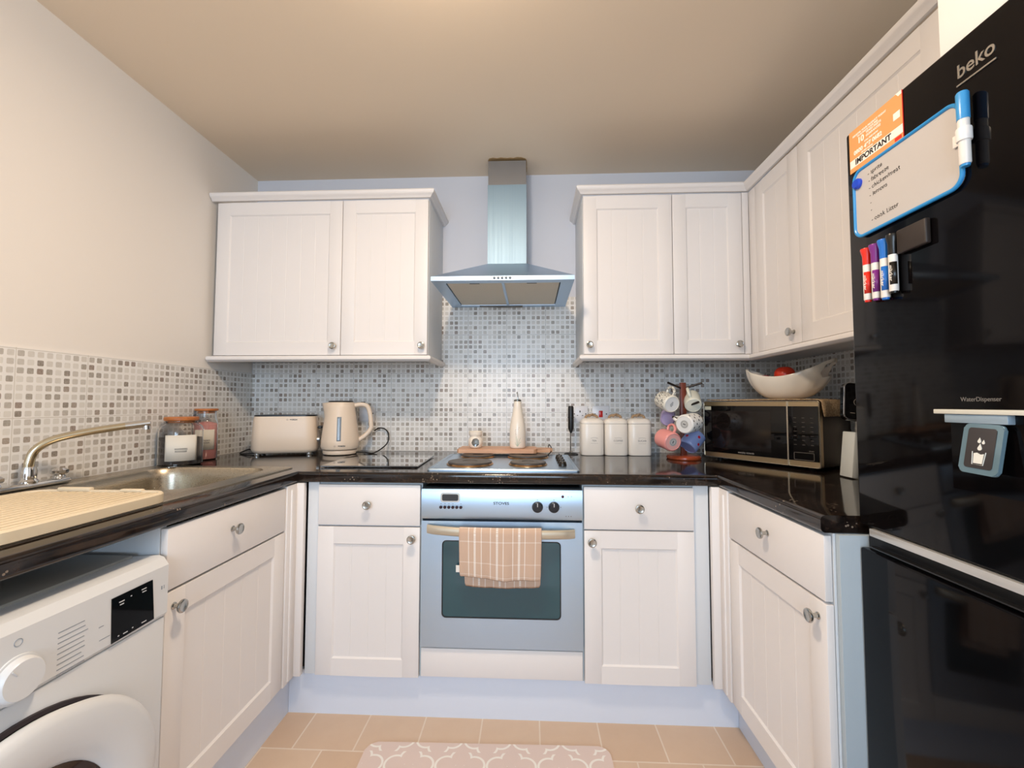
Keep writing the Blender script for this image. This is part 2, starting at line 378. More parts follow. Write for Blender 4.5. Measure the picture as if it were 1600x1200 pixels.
bm = B(); box(bm, 2.558, XR-.001, -1.272, -.6975, ZW0-.002, ZW1+.004); ob('carcass', bm, M_cab, t)
door(t, P, .699, ZW0+.001, .572, ZW1-ZW0-.002, 1.24, 1.441)
# cornice and light pelmet: swept mouldings
CORN = [(0, 0), (.010, 0), (.014, .004), (.020, .012), (.026, .015), (.030, .021), (.031, .030), (.026, .036), (0, .036)]
PELM = [(0, 0), (.010, 0), (.017, -.003), (.020, -.010), (.019, -.018), (.012, -.024), (.004, -.028), (0, -.028)]
def moulding(path, prof, z):
    """path of (x, y) with outward on the right-hand side of travel"""
    bm = B(); n = len(path); rings = []
    for i, p in enumerate(path):
        p = Vector((*p, 0)); d0 = (p-Vector((*path[i-1], 0))).normalized() if i else None; d1 = (Vector((*path[i+1], 0))-p).normalized() if i < n-1 else None
        nn = [Vector((d.y, -d.x, 0)) for d in (d0, d1) if d is not None]
        m_ = nn[0] if len(nn) == 1 else (nn[0]+nn[1])/(1+nn[0].dot(nn[1]))
        rings.append([bm.verts.new(p+m_*o_+Vector((0, 0, z+h))) for o_, h in prof])
    k = len(prof)
    for a, b in zip(rings, rings[1:]):
        for i in range(k): bm.faces.new((a[i], a[(i+1) % k], b[(i+1) % k], b[i]))
    bm.faces.new(rings[0]); bm.faces.new(rings[-1][::-1]); return bm
pl = [(.0266, -.002), (.0266, YW+.002), (1.0599, YW+.002), (1.0599, -.002)][1:]
pl = [(.004, YW+.002), (1.0599, YW+.002), (1.0599, -.002)]
pr = [(1.786, -.002), (1.786, YW+.002), (2.5397, YW+.002), (2.5397, -1.272)]
for pth, c, xo in ((pl, 'left', .53), (pr, 'right', 2.1)):
    solo('cornice', moulding(pth, CORN, ZW1+.0045), M_white, f'white cornice moulding along the top of the {c}-hand wall cabinets', 'moulding', (xo, -.34, ZW1))
    solo('light_pelmet', moulding(pth, PELM, ZW0-.0025), M_white, f'white rounded pelmet strip under the {c}-hand wall cabinets', 'moulding', (xo, -.34, ZW0-.03))

# ================================================================= WORKTOP (one continuous U with the sink cut-out)
bm = B(); xs = [.004, .035, .585, .672, 2.214, 2.295, XR-.008]; ys = [-1.925, -1.68, -1.275, -.640, -.722, -.0075]; ys = sorted(ys)
def wt_inside(cx, cy):
    if .035 < cx < .585 and -1.68 < cy < -.640: return False
    if cx < .672: return cy > -1.925
    if cy > -.722: return True
    return cx > 2.214 and cy > -1.275
V = {}
def gv(x, y):
    if (x, y) not in V: V[(x, y)] = bm.verts.new((x, y, .91))
    return V[(x, y)]
fs = []
for i in range(len(xs)-1):
    for j in range(len(ys)-1):
        if wt_inside((xs[i]+xs[i+1])/2, (ys[j]+ys[j+1])/2): fs.append(bm.faces.new((gv(xs[i], ys[j]), gv(xs[i+1], ys[j]), gv(xs[i+1], ys[j+1]), gv(xs[i], ys[j+1]))))
ex = bmesh.ops.extrude_face_region(bm, geom=fs)['geom']; nv = [g for g in ex if isinstance(g, bmesh.types.BMVert)]
bmesh.ops.translate(bm, verts=nv, vec=(0, 0, -.040)); bmesh.ops.recalc_face_normals(bm, faces=bm.faces)
eds = []
for e in bm.edges:
    a, b = e.verts; m_ = (a.co+b.co)/2
    if abs(a.co.z-b.co.z) < 1e-6 and e.is_manifold and abs(e.calc_face_angle()-pi/2) < .1:
        if (abs(m_.x-.672) < 1e-4 and m_.y < -.722) or (abs(m_.y+.722) < 1e-4 and .672 < m_.x < 2.214) or (abs(m_.x-2.214) < 1e-4 and m_.y < -.722): eds.append(e)
bmesh.ops.bevel(bm, geom=eds, offset=.011, segments=5, affect='EDGES', profile=.5)
solo('worktop', bm, M_top, 'glossy dark speckled U-shaped kitchen worktop on the base cabinets', 'worktop', (1.44, -.36, .87))

# ================================================================= SINK, TAP, DRAINER
t = thing('sink', 'stainless steel inset sink in the worktop by the left wall', 'sink', (.31, -1.15, .91))
bm = B()
OUT = rrect(.575, 1.07, .03, 5); BY, BX = .275, -.02
def ringv(pts, z, cx=.315, cy=-1.155): return [bm.verts.new((cx+x, cy+y, z)) for x, y in pts]
inn = rrect(.43, .42, .075, 5, BX+.02, BY)
levels = [(OUT, .9102), (OUT, .9135), (rrect(.567, 1.062, .028, 5), .9150)]
R_ = [ringv(p, z) for p, z in levels]
def bridge(a, b):
    n = len(a)
    for i in range(n): bm.faces.new((a[i], a[(i+1) % n], b[(i+1) % n], b[i]))
bridge(R_[0], R_[1]); bridge(R_[1], R_[2])
# deck with the bowl opening: strips between outer rounded rect and bowl ring
bw = rrect(.44, .43, .08, 5, BX+.02, BY); rb = ringv(bw, .9140); bridge(R_[2], rb)
prev = rb
for s_, z in ((.975, .906), (.955, .88), (.935, .80), (.90, .765), (.80, .752)):
    cur = ringv([(BX+.02+(x-BX-.02)*s_, BY+(y-BY)*s_) for x, y in bw], z); bridge(prev, cur); prev = cur
bm.faces.new(prev); ob('basin', bm, M_sink, t, 30)
bm = B(); lathe(bm, [(.038, .753), (.038, .7555), (.030, .756), (.024, .7535), (0, .7535)], (.315, -.88, 0), n=28); ob('drain', bm, M_chrome, t)
bm = B(); lathe(bm, [(.020, .9145), (.020, .9165), (.015, .918), (0, .918)], (.13, -.665, 0), n=24); ob('overflow_cap', bm, M_chrome, t)
# tap
t = thing('mixer_tap', 'chrome deck mixer tap with long curved swivel spout over the sink', 'tap', (.060, -1.09, .915))
bm = B(); box(bm, .036, .082, -1.20, -.99, .915, .932, .008, 3); ob('tap_body', bm, M_chrome, t)
bm = B(); lathe(bm, [(.021, .930), (.021, .936), (.0165, .942), (.0165, .968), (.014, .978), (0, .980)], (.060, -1.095, 0), n=24); ob('spout_collar', bm, M_chrome, t)
sp = smooth([(.060, -1.095, .95), (.061, -1.097, .99), (.068, -1.088, 1.028), (.092, -1.060, 1.056), (.135, -1.012, 1.074), (.190, -.960, 1.088), (.222, -.930, 1.095)], 7)
bm = B(); tube(bm, sp, .0115, 16); ob('spout', bm, mat('warm_chrome', 'C9BFA8', .14, 1), t)
bm = B(); a, b = Vector((.205, -.946, 1.0915)), Vector((.250, -.903, 1.100)); cyl(bm, a, b, .0128, .0128, 20); cyl(bm, b-Vector((.008, .006, -.004)), b-Vector((.006, .005, .022)), .0125, .0118, 20)
ob('spout_tip', bm, M_chrome, t)
for yy in (-1.180, -1.012):
    bm = B(); lathe(bm, [(.017, .930), (.015, .938), (.011, .944)], (.059, yy, 0), n=20); lathe(bm, [(.018, .944), (.021, .948), (.021, .956), (.014, .962), (0, .963)], (.059, yy, 0), n=8); ob('tap_handle', bm, M_chrome, t)
# draining tray
bm = B(); tw, tl = .37, .40; tc = (.425, -1.42)
o_ = rrect(tw, tl, .045, 6, *tc); 
def rv(pts, z): return [bm.verts.new((x, y, z)) for x, y in pts]
def sc(pts, d): return rrect(tw-2*d, tl-2*d, max(.045-d, .012), 6, *tc)
q = [rv(o_, .9155), rv(o_, .936), rv(sc(0, .003), .9395), rv(sc(0, .010), .9395), rv(sc(0, .014), .927)]
n = len(o_)
bm.faces.new(q[0])
for a, b in zip(q, q[1:]):
    for i in range(n): bm.faces.new((a[i], a[(i+1) % n], b[(i+1) % n], b[i]))
bm.faces.new(q[-1])
x = tc[0]-tw/2+.03
while x < tc[0]+tw/2-.025: box(bm, x, x+.009, tc[1]-tl/2+.02, tc[1]+tl/2-.02, .924, .9385, .003, 2); x += .022
box(bm, tc[0]-.12, tc[0]-.03, tc[1]+tl/2-.012, tc[1]+tl/2+.001, .934, .946, .003, 2); box(bm, tc[0]+.05, tc[0]+.11, tc[1]+tl/2-.012, tc[1]+tl/2+.001, .934, .943, .003, 2)
solo('draining_tray', bm, mat('tray_cream', 'DCCDB2', .55), 'cream ribbed plastic draining tray lying over the sink', 'tray', (tc[0], tc[1], .9155))

# ================================================================= OVEN
t = thing('oven', 'stainless steel built-in oven with dark glass window and two black dials', 'oven', (1.435, -.40, .272))
bm = B(); box(bm, 1.146, 1.724, -.686, -.10, .275, .855); ob('oven_cavity', bm, mat('oven_dark', '101214', .5), t)
bm = B()   # fascia with a gently bulged front
pf = [(-.690, .742), (-.716, .742), (-.7195, .750), (-.7195, .835), (-.715, .850), (-.704, .856), (-.690, .856)]
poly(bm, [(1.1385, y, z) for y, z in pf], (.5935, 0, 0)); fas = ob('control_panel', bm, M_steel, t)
YF = -.7195
F = back_plane(0, YF, 0)
bm = B(); poly(bm, [(x, y, .0) for x, y in rrect(.072, .034, .009, 5, 1.246, .8205)], (0, 0, .0015)); xf(bm, F); ob('clock_bezel', bm, mat('bezel_silver', 'D5DADB', .25, .8), fas)
bm = B(); poly(bm, [(x, y, .0014) for x, y in rrect(.060, .024, .006, 5, 1.246, .8205)], (0, 0, .001)); xf(bm, F); ob('clock_display', bm, mat('display_grey', '3A4048', .12), fas)
for k in range(6):
    bm = B(); lathe(bm, [(.0058, 0), (.0058, .005), (.0045, .007), (0, .0072)], n=18); xf(bm, F @ Matrix.Translation((1.212+.0148*k, .7855, 0))); ob('timer_button', bm, mat('button_dark', '2A1B26', .2), fas)
for kx in (1.568, 1.628):
    bm = B(); lathe(bm, [(.0205, 0), (.0200, .004), (.0175, .014), (.016, .0165), (0, .017)], n=32); xf(bm, F @ Matrix.Translation((kx, .789, 0))); kb = ob('control_dial', bm, mat('dial_black', '15161C', .28), fas)
    bm = B(); box(bm, -.001, .001, .004, .017, .0166, .0176); xf(bm, F @ Matrix.Translation((kx, .789, 0))); ob('dial_mark', bm, mat('mark_white', 'E8E8E8', .5), kb)
M_ink = mat('ink_dark', '2B2D33', .5)
bm = B(); lathe(bm, [(.0052, 0), (.0048, .003), (0, .0042)], n=18); xf(bm, F @ Matrix.Translation((1.660, .828, 0))); ob('indicator_light', bm, mat('lamp_red', '4A1020', .15), fas)
text('maker_name', 'STOVES', .0135, F @ Matrix.Translation((1.435, .8005, 0)), M_ink, fas, bold=.0003, sx=1.25)
for x, y in ((1.212, .797), (1.2268, .797), (1.2416, .797), (1.2564, .797), (1.286, .797), (1.680, .828), (1.653, .789), (1.603, .789), (1.628, .815), (1.568, .815), (1.692, .8285), (1.672, .757), (1.681, .757), (1.690, .757)):
    bm = B(); box(bm, x-.0015, x+.0015, y-.001, y+.001, 0, .0004); xf(bm, F); ob('printed_mark', bm, M_ink, fas)
# door: frame ring with window hole
bm = B(); x0, x1, z0, z1 = 1.1385, 1.7320, .276, .7325
wo = rrect(.438, .280, .016, 5, 1.4345, .5225); outp = []
ow = rrect(x1-x0, z1-z0, .004, 5, (x0+x1)/2, (z0+z1)/2)
def L(pts, w_): return [bm.verts.new((x, y, w_)) for x, y in pts]
a_, b_, c_, d_ = L(ow, -.022), L(ow, 0), L(wo, 0), L(wo, -.022)
for p_, q_ in ((a_, b_), (b_, c_), (c_, d_), (d_, a_)):
    for i in range(len(p_)): bm.faces.new((p_[i], p_[(i+1) % len(p_)], q_[(i+1) % len(p_)], q_[i]))
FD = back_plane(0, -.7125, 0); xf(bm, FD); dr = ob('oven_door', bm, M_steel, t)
bm = B()
wi = rrect(.430, .272, .013, 5, 1.4345, .5225); wo2 = rrect(.4375, .2795, .016, 5, 1.4345, .5225)
a_, b_, c_, d_ = L(wo2, -.012), L(wo2, -.001), L(wi, -.0015), L(wi, -.012)
for p_, q_ in ((a_, b_), (b_, c_), (c_, d_), (d_, a_)):
    for i in range(len(p_)): bm.faces.new((p_[i], p_[(i+1) % len(p_)], q_[(i+1) % len(p_)], q_[i]))
xf(bm, FD); ob('window_seal', bm, M_rub, dr)
bm = B(); poly(bm, [(x, y, -.0065) for x, y in wi], (0, 0, .004)); xf(bm, FD); ob('window_glass', bm, mat('oven_glass', '1B4A55', .05, 0, Specular_IOR_Level=.8), dr)
bm = B()
hp = [(1.163+(1.703-1.163)*i/24, -.726-.034*math.sin(pi*i/24)**.55, .7055-.011*i/24-.012*math.sin(pi*i/24)*0+.002) for i in range(25)]
tube(bm, hp, lambda s: .0168*(.9+.1*math.sin(pi*s)), 16, rx=.62) if 0 else None
rings = []
for i, p in enumerate(hp):
    rr = .0165; ring = [bm.verts.new((p[0], p[1]-.009*math.cos(2*pi*k/16), p[2]+rr*math.sin(2*pi*k/16))) for k in range(16)]; rings.append(ring)
for a, b in zip(rings, rings[1:]):
    for k in range(16): bm.faces.new((a[k], a[(k+1) % 16], b[(k+1) % 16], b[k]))
bm.faces.new(rings[0]); bm.faces.new(rings[-1]); ob('oven_handle', bm, mat('handle_champagne', 'CFC6B4', .32, .6), dr)
# towel over the handle
def towel_mat():
    m = mat('towel_cloth', 'D2AE8C', .9); g = G(m); v, s = g.co('UV'); u, w_ = s[0], s[1]
    def line(c, p, wd): return g.mt('LESS_THAN', g.mt('ABSOLUTE', g.mt('SUBTRACT', c, p)), wd)
    thin = 0.0
    for p in (.12, .275, .385, .54, .655, .80, .925): thin = g.mt('MAXIMUM', thin, line(u, p, .0055))
    thick = 0.0
    for p in (.195, .465, .73): thick = g.mt('MAXIMUM', thick, line(u, p, .013))
    dash = g.mt('GREATER_THAN', g.mt('SINE', g.mt('MULTIPLY', w_, 190)), -.3); thick = g.mt('MULTIPLY', thick, g.mt('MULTIPLY_ADD', dash, .55, .4))
    hz = 0.0
    for p in (.12, .58, .88): hz = g.mt('MAXIMUM', hz, line(w_, p, .012))
    f = g.mt('MINIMUM', g.mt('ADD', g.mt('MAXIMUM', g.mt('MULTIPLY', thin, .7), thick), g.mt('MULTIPLY', hz, .35)), 1.0)
    wv = g.noise(g.comb(g.mt('MULTIPLY', u, 60), g.mt('MULTIPLY', w_, 60)), 3, 3)
    g.col(g.mix(f, g.mix(g.mt('MULTIPLY', wv, .5), 'CFB29C', 'B79A86'), 'E8E0D8')); g.bump(wv, .5, .001); return m
bm = B(); uvl = bm.loops.layers.uv.new('UVMap'); NX, pts = 30, []
def hy_(x): s = min(max((x-1.163)/.54, 0), 1); return -.726-.034*math.sin(pi*s)**.55
prof = []          # (distance in front of the handle centre, z, v)
zc = .702
prof += [(.006, .500+.03*0, 1.45), (.008, .56, 1.2), (.011, .62, .9), (.0115, .68, .55)]
for k in range(9): a = pi*k/8; prof.append((.0125*math.cos(a), zc+.0205*math.sin(a), .30-.30*k/8))
prof += [(-.0135, .67, .15), (-.015, .64, .35), (-.016, .61, .55), (-.0165, .58, .75), (-.016, .552, .95)]
G_ = []
for i in range(NX+1):
    s = i/NX; col_ = []
    for j, (d, z, vv) in enumerate(prof):
        back = j < 4; x = 1.2865+.296*s
        if back: x = 1.300+.280*s
        hang = min(1, max(0, (zc-z)/.16)); wob = .0035*math.sin(s*19+.6)*hang+.002*math.sin(s*41)*hang
        zz = z-(.014*s*hang if not back else 0)+(.004*math.sin(s*9)*hang)
        if not back: x += .004*hang*(1-2*s)
        if j == 0: zz = .497-.006*math.sin(pi*s)
        y = hy_(x)+d+wob
        if back: y = min(y, hy_(x)+.008); y = -.7165-.004*(j/3)+.6*wob-.001 if j < 3 else y
        col_.append((bm.verts.new((x, y, zz)), s, vv))
    G_.append(col_)
for a, b in zip(G_, G_[1:]):
    for j in range(len(prof)-1):
        q = (a[j], b[j], b[j+1], a[j+1]); f = bm.faces.new([k[0] for k in q])
        for lp, k in zip(f.loops, q): lp[uvl].uv = (k[1], k[2])
tw_ = thing('tea_towel', 'beige checked tea towel folded over the oven door handle', 'towel', (1.435, -.76, .72))
o = ob('cloth', bm, towel_mat(), tw_, 60); md = o.modifiers.new('thickness', 'SOLIDIFY'); md.thickness = .0028; md.offset = 0; md = o.modifiers.new('round', 'SUBSURF'); md.levels = md.render_levels = 1
bm = B(); box(bm, 1.270, 1.2885, -.7250, -.7235, .552, .577, .0003, 1); ob('care_label', bm, mat('label_white', 'EDEAE4', .7), tw_)

# ================================================================= HOB
t = thing('hob', 'stainless steel electric hob with round sealed hotplates in the worktop', 'hob', (1.435, -.38, .91))
bm = B(); o_ = rrect(.582, .49, .012, 4, 1.437, -.43)
def rz(p, z): return [bm.verts.new((x, y, z)) for x, y in p]
q = [rz(o_, .9105), rz(o_, .914), rz(rrect(.576, .484, .010, 4, 1.437, -.43), .9185), rz(rrect(.550, .458, .012, 4, 1.437, -.43), .9195), rz(rrect(.545, .453, .012, 4, 1.437, -.43), .9165)]
bm.faces.new(q[0])
for a, b in zip(q, q[1:]):
    for i in range(len(a)): bm.faces.new((a[i], a[(i+1) % len(a)], b[(i+1) % len(a)], b[i]))
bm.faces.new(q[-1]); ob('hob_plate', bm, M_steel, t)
M_iron = mat('cast_iron', '55504C', .42, .4); M_rim = mat('hotplate_rim', 'B58A5E', .2, 1)
for x, y, r in ((1.292, -.53, .0905), (1.532, -.53, .0735), (1.295, -.29, .0735), (1.530, -.29, .0905)):
    bm = B(); lathe(bm, [(r+.006, .9165), (r+.006, .9195), (r+.002, .9235), (r-.001, .9235)], (x, y, 0), n=48); hp_ = ob('hotplate', bm, M_rim, t)
    bm = B(); lathe(bm, [(r, .920), (r, .9285), (r-.003, .9305), (r*.35, .9305), (r*.33, .9290), (0, .9290)], (x, y, 0), n=48); ob('hotplate_disc', bm, M_iron, hp_)
for k in range(4):
    bm = B(); lathe(bm, [(.0165, .9165), (.0160, .924), (.0135, .933), (.012, .935), (0, .935)], (1.672, -.56+.075*k, 0), n=26); box(bm, 1.6695, 1.6745, -.573+.075*k, -.547+.075*k, .930, .941, .0015, 2); ob('hob_knob', bm, mat('hob_knob_black', '16130F', .3), t)

# chopping board with warmer and oil bottle
bm = B(); bx0, bx1, by0, by1 = 1.194, 1.570, -.285, -.125
pts = [(bx0, by0+.012), (bx0+.008, by0), (bx1-.012, by0), (bx1, by0+.012), (bx1, -.235), (bx1+.012, -.228), (1.635, -.228), (1.648, -.218), (1.648, -.192), (1.635, -.182), (bx1+.012, -.182), (bx1, -.175), (bx1, by1-.01), (bx1-.01, by1), (bx0+.01, by1), (bx0, by1-.01)]
poly(bm, [(x, y, .9325) for x, y in pts], (0, 0, .0195)); bmesh.ops.bevel(bm, geom=[e for e in bm.edges if abs(e.verts[0].co.z-e.verts[1].co.z) < 1e-5], offset=.002, segments=2, affect='EDGES')
cb = thing('chopping_board', 'pale wooden paddle chopping board lying across the rear hotplates', 'chopping board', (1.38, -.2, .9305))
ob('board', bm, M_board, cb)
bm = B()
tube(bm, smooth([(1.628, -.205, .955), (1.632, -.200, .968), (1.640, -.204, .960), (1.644, -.212, .945), (1.636, -.236, .932), (1.625, -.25, .925), (1.628, -.262, .921)], 5), .0022, 8); ob('hanging_cord', bm, M_rub, cb)
ZBD = .9525
M_cer = mat('cream_ceramic', 'F0E6D8', .18)
t = thing('wax_warmer', 'small white ceramic wax warmer with round opening on the chopping board', 'candle holder', (1.274, -.215, ZBD), world=False)
bm = B(); N = 48; prof = [(.020, 0), (.026, .002), (.032, .012), (.0345, .026), (.033, .042), (.027, .054), (.0275, .060), (.031, .063), (.032, .070), (.0335, .080), (.0315, .081), (.028, .072), (.020, .070), (0, .0695)]
prof = [(.020+.0145*math.sin(min(1, (k/14)*1.04)*pi*.5+0)*0+.0, 0)]
prof = [(.0, 0), (.022, 0), (.027, .003)]+[(.027+.0085*math.sin(pi*k/18), .003+.050*k/18) for k in range(1, 18)]+[(.0275, .053), (.027, .056), (.0305, .060), (.0325, .066), (.0335, .079), (.0318, .080), (.029, .070), (.015, .067), (0, .0665)]
lathe(bm, prof, n=64)
kill = []
for f in bm.faces:
    c = f.calc_center_median()
    if c.y < -.005 and ((c.x-.004)/.0195)**2+((c.z-.027)/.0205)**2 < 1 and c.z > .006: kill.append(f)
bmesh.ops.delete(bm, geom=kill, context='FACES')
o = ob('warmer_body', bm, M_cer, t, 60); md = o.modifiers.new('thickness', 'SOLIDIFY'); md.thickness = .0026; md.offset = -1
bm = B(); lathe(bm, [(.0185, .003), (.0185, .014), (.017, .0145), (.0165, .012), (0, .012)], n=30); ob('tealight', bm, mat('tealight_tin', 'C9D2DA', .25, .8), t)
t = thing('oil_bottle', 'tall white ceramic oil bottle with painted grass sprig on the chopping board', 'bottle', (1.479, -.215, ZBD), world=False)
bm = B(); lathe(bm, [(.032, 0), (.0365, .003), (.0385, .012), (.0385, .085), (.0365, .110), (.030, .145), (.0235, .175), (.0195, .205), (.0185, .226), (0, .226)], n=40); ob('bottle_body', bm, M_cer, t, 50)
bm = B(); lathe(bm, [(.0178, .226), (.0182, .228), (.0182, .233), (.012, .236), (0, .236)], n=28); st = ob('stopper', bm, mat('stopper_metal', '8A8A84', .25, 1), t)
bm = B(); tube(bm, [(0, 0, .234), (.0005, 0, .250), (-.002, -.003, .272)], .0032, 12); ob('pour_spout', bm, M_chrome, st)
bm = B()
def on_b(x, z): 
    r = .0388 if z < .085 else .0388-(z-.085)*.09
    return (x, -math.sqrt(max(r*r-x*x, 0)), z)
for st_ in ([(-.001, .012), (-.004, .035), (-.006, .060)], [(.002, .012), (.007, .032), (.014, .052)], [(.001, .012), (.001, .04), (.003, .05)], [(0, .012), (-.008, .022), (-.010, .030)], [(.002, .012), (.010, .026), (.017, .032)]):
    tube(bm, smooth([on_b(*p) for p in st_], 4), .0006, 5)
ob('painted_stems', bm, mat('paint_green', '7FA58A', .4), t)
bm = B()
for x, z in ((-.0065, .064), (-.0085, .071), (-.007, .078), (-.010, .084), (-.0075, .090), (.004, .092), (.008, .100), (-.005, .070)): lathe(bm, [(.0014, 0), (0, .0008)], on_b(x, z), (x*20, -1, 0), 8)
ob('painted_buds', bm, mat('paint_mauve', '8C7480', .4), t)

# ================================================================= EXTRACTOR HOOD
t = thing('extractor_hood', 'stainless steel chimney extractor hood above the hob', 'extractor hood', (1.4225, -.26, 1.69))
hx0, hx1, hyf, hz0 = 1.117, 1.728, -.52, 1.690
bm = B(); cx0, cx1, cyf, cz = 1.3235, 1.5215, -.170, 1.876
def q4(x0, x1, y0, y1, z): return [bm.verts.new(p) for p in ((x0, y0, z), (x1, y0, z), (x1, y1, z), (x0, y1, z))]
r0, r1, r2_ = q4(hx0, hx1, hyf, -.008, hz0), q4(hx0, hx1, hyf, -.008, hz0+.0185), q4(cx0, cx1, cyf, -.008, cz)
r1b = q4(hx0+.004, hx1-.004, hyf+.004, -.008, hz0+.021)
ri = q4(hx0+.055, hx1-.055, hyf+.045, -.05, hz0); rj = q4(hx0+.057, hx1-.057, hyf+.047, -.052, hz0+.006)
for a, b in ((r0, r1), (r1, r1b), (r1b, r2_), (r0, ri), (ri, rj)):
    for i in range(4): bm.faces.new((a[i], a[(i+1) % 4], b[(i+1) % 4], b[i]))
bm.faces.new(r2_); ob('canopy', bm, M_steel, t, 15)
bm = B(); box(bm, cx0, cx1, cyf, -.009, cz-.001, 2.285); ob('chimney', bm, M_steelv, t)
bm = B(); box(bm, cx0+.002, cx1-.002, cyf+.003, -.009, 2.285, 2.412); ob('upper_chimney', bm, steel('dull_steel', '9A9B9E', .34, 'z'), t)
for k in range(5):
    bm = B(); lathe(bm, [(.0055, 0), (.0055, .0018), (.0042, .003), (0, .0032)], (1.4225+(k-2)*.0168, hyf, hz0+.0095), (0, -1, 0), 18); ob('hood_button', bm, mat('button_grey', '6A7076', .2, .8), t)
mf = mat('filter_mesh', 'D8D0C0', .5, .3); g = G(mf); v, s_ = g.co(); vo = g.n('ShaderNodeTexVoronoi'); vo.inputs['Scale'].default_value = 260; g.ln(v, vo.inputs['Vector']); g.bump(vo.outputs['Distance'], .4, .002)
for a, b in ((hx0+.060, 1.4165), (1.4285, hx1-.060)):
    bm = B(); box(bm, a, b, hyf+.050, -.056, hz0+.003, hz0+.0055); fl = ob('grease_filter', bm, mf, t)
    bm = B(); m_ = (a+b)/2; box(bm, m_-.022, m_+.022, hyf+.056, hyf+.064, hz0+.0015, hz0+.004, .001, 1); ob('filter_latch', bm, mat('latch_grey', '5C5A55', .4), fl)
bm = B(); box(bm, 1.4166, 1.4284, hyf+.048, -.054, hz0+.0005, hz0+.005); ob('filter_divider', bm, M_steel, t)
bm = B(); box(bm, 1.27, 1.36, -.05, -.030, hz0-.004, hz0, .001); box(bm, 1.36, 1.50, -.045, -.030, hz0-.007, hz0, .001); ob('lamp_cover', bm, mat('latch_grey', '5C5A55', .4), t)
# ragged cut-out in the ceiling round the duct
bm = B()
random.seed(3); pts = []
for i in range(40):
    a = 2*pi*i/40; w_, h_ = .1005+random.uniform(-.001, .001), .078+random.uniform(-.002, .006); k = (abs(math.cos(a))**8+abs(math.sin(a))**8)**(-1/8)
    pts.append((1.4225+w_*k*math.cos(a), -.094+h_*k*math.sin(a)))
pts = [(x, min(y, -.002)) for x, y in pts]
poly(bm, [(x, y, ZC-.0012) for x, y in pts], (0, 0, .001)); solo('ceiling_cut_out', bm, mat('stained_plaster', 'B39468', .9), 'ragged stained plaster edge where the hood chimney meets the ceiling', 'plaster patch', (1.4225, -.1, ZC))

# ================================================================= SOCKETS
def plate(x0, x1, label, kind):
    z0, z1 = 1.071, 1.156; t = thing('wall_socket', label, 'socket', ((x0+x1)/2, -.007, (z0+z1)/2))
    bm = B(); box(bm, x0, x1, -.0165, -.0072, z0, z1, .0025, 2); ob('face_plate', bm, mat('socket_white', 'E4E4E8', .3), t)
    cx, cz_ = (x0+x1)/2, (z0+z1)/2
    for dx in ((-.03, .03) if kind != 'switch' else (.033,)):
        bm = B(); lathe(bm, [(.0034, 0), (.0030, .0008), (0, .001)], (cx+dx, -.0165, cz_), (0, -1, 0), 12); ob('screw', bm, mat('screw_dark', '25252A', .4), t)
    if kind == 'red': bm = B(); box(bm, cx-.010, cx+.010, -.0205, -.0165, cz_-.017, cz_+.017, .0015, 2); ob('rocker', bm, mat('switch_red', 'C8201C', .25), t, label='red rocker switch')
    if kind == 'switch': bm = B(); box(bm, cx-.004, cx+.019, -.0200, -.0165, cz_-.004, cz_+.013, .0015, 2); ob('rocker', bm, mat('socket_white', 'E4E4E8', .3), t)
    if kind == 'out':
        bm = B()
        for a in ((-.003, .003, .008, .018), (-.017, -.010, -.010, -.006), (.010, .017, -.010, -.006)): box(bm, cx+a[0], cx+a[1], -.0169, -.016, cz_+a[2], cz_+a[3])
        ob('pin_slots', bm, mat('screw_dark', '25252A', .4), t)
plate(.612, .699, 'white wall socket behind the kettle handle', 'switch')
plate(1.762, 1.846, 'plain white wall socket right of the black milk frother', 'out')
plate(1.868, 1.958, 'white cooker switch with a red rocker above the canisters', 'red')

# ================================================================= CANISTERS
def canister(x, word, label):
    t = thing('canister', label, 'canister', (x, -.105, .91), group='cream storage canisters', world=False)
    bm = B(); lathe(bm, [(.050, 0), (.0555, .002), (.0575, .007), (.0575, .155), (.0568, .157), (0, .157)], n=48, sx=.86, sy=1, pw=4.5); ob('tin_body', bm, mat('cream_tin', 'EFE8DE', .28), t, 40)
    bm = B(); lathe(bm, [(.0572, .1575), (.0590, .159), (.0590, .164), (.0555, .173), (.046, .181), (.032, .185), (0, .186)], n=48, sx=.86, pw=4.0); ld = ob('tin_lid', bm, mat('cream_tin', 'EFE8DE', .28), t, 40)
    bm = B(); tube(bm, smooth([(-.030, 0, .183), (-.027, 0, .194), (-.010, 0, .200), (.010, 0, .200), (.026, 0, .194), (.030, 0, .183)], 5), .0062, 10); tube(bm, smooth([(-.012, -.006, .192), (-.003, -.010, .202), (.008, -.004, .205), (.012, .004, .195)], 4), .0045, 8)
    ob('rope_handle', bm, wood('rope', 'B59A7A', '93765A', .9, (90, 90, 90)), ld)
    Pf = frame((0, -.0502, 0), (1, 0, 0), (0, 0, 1), (0, -1, 0)); dx = .006
    text('tin_word', word, .0125, Pf @ Matrix.Translation((dx, .074, 0)), mat('print_grey', '8E8A88', .6), t, sx=1.05)
    bm = B()
    tube(bm, [Pf @ Vector((dx-.018+.036*k/10, .0865+.003*math.sin(pi*k/10), .0002)) for k in range(11)], .0005, 5)
    for k in range(6): box(bm, dx-.016+.006*k, dx-.013+.006*k, -.0506, -.0502, .0605, .062)
    ob('print_line', bm, mat('print_grey', '8E8A88', .6), t)
canister(1.852, 'TEA', 'cream tin canister marked TEA, leftmost of three')
canister(1.970, 'COFFEE', 'cream tin canister marked COFFEE, middle of three')
canister(2.087, 'SUGAR', 'cream tin canister marked SUGAR, beside the mug tree')

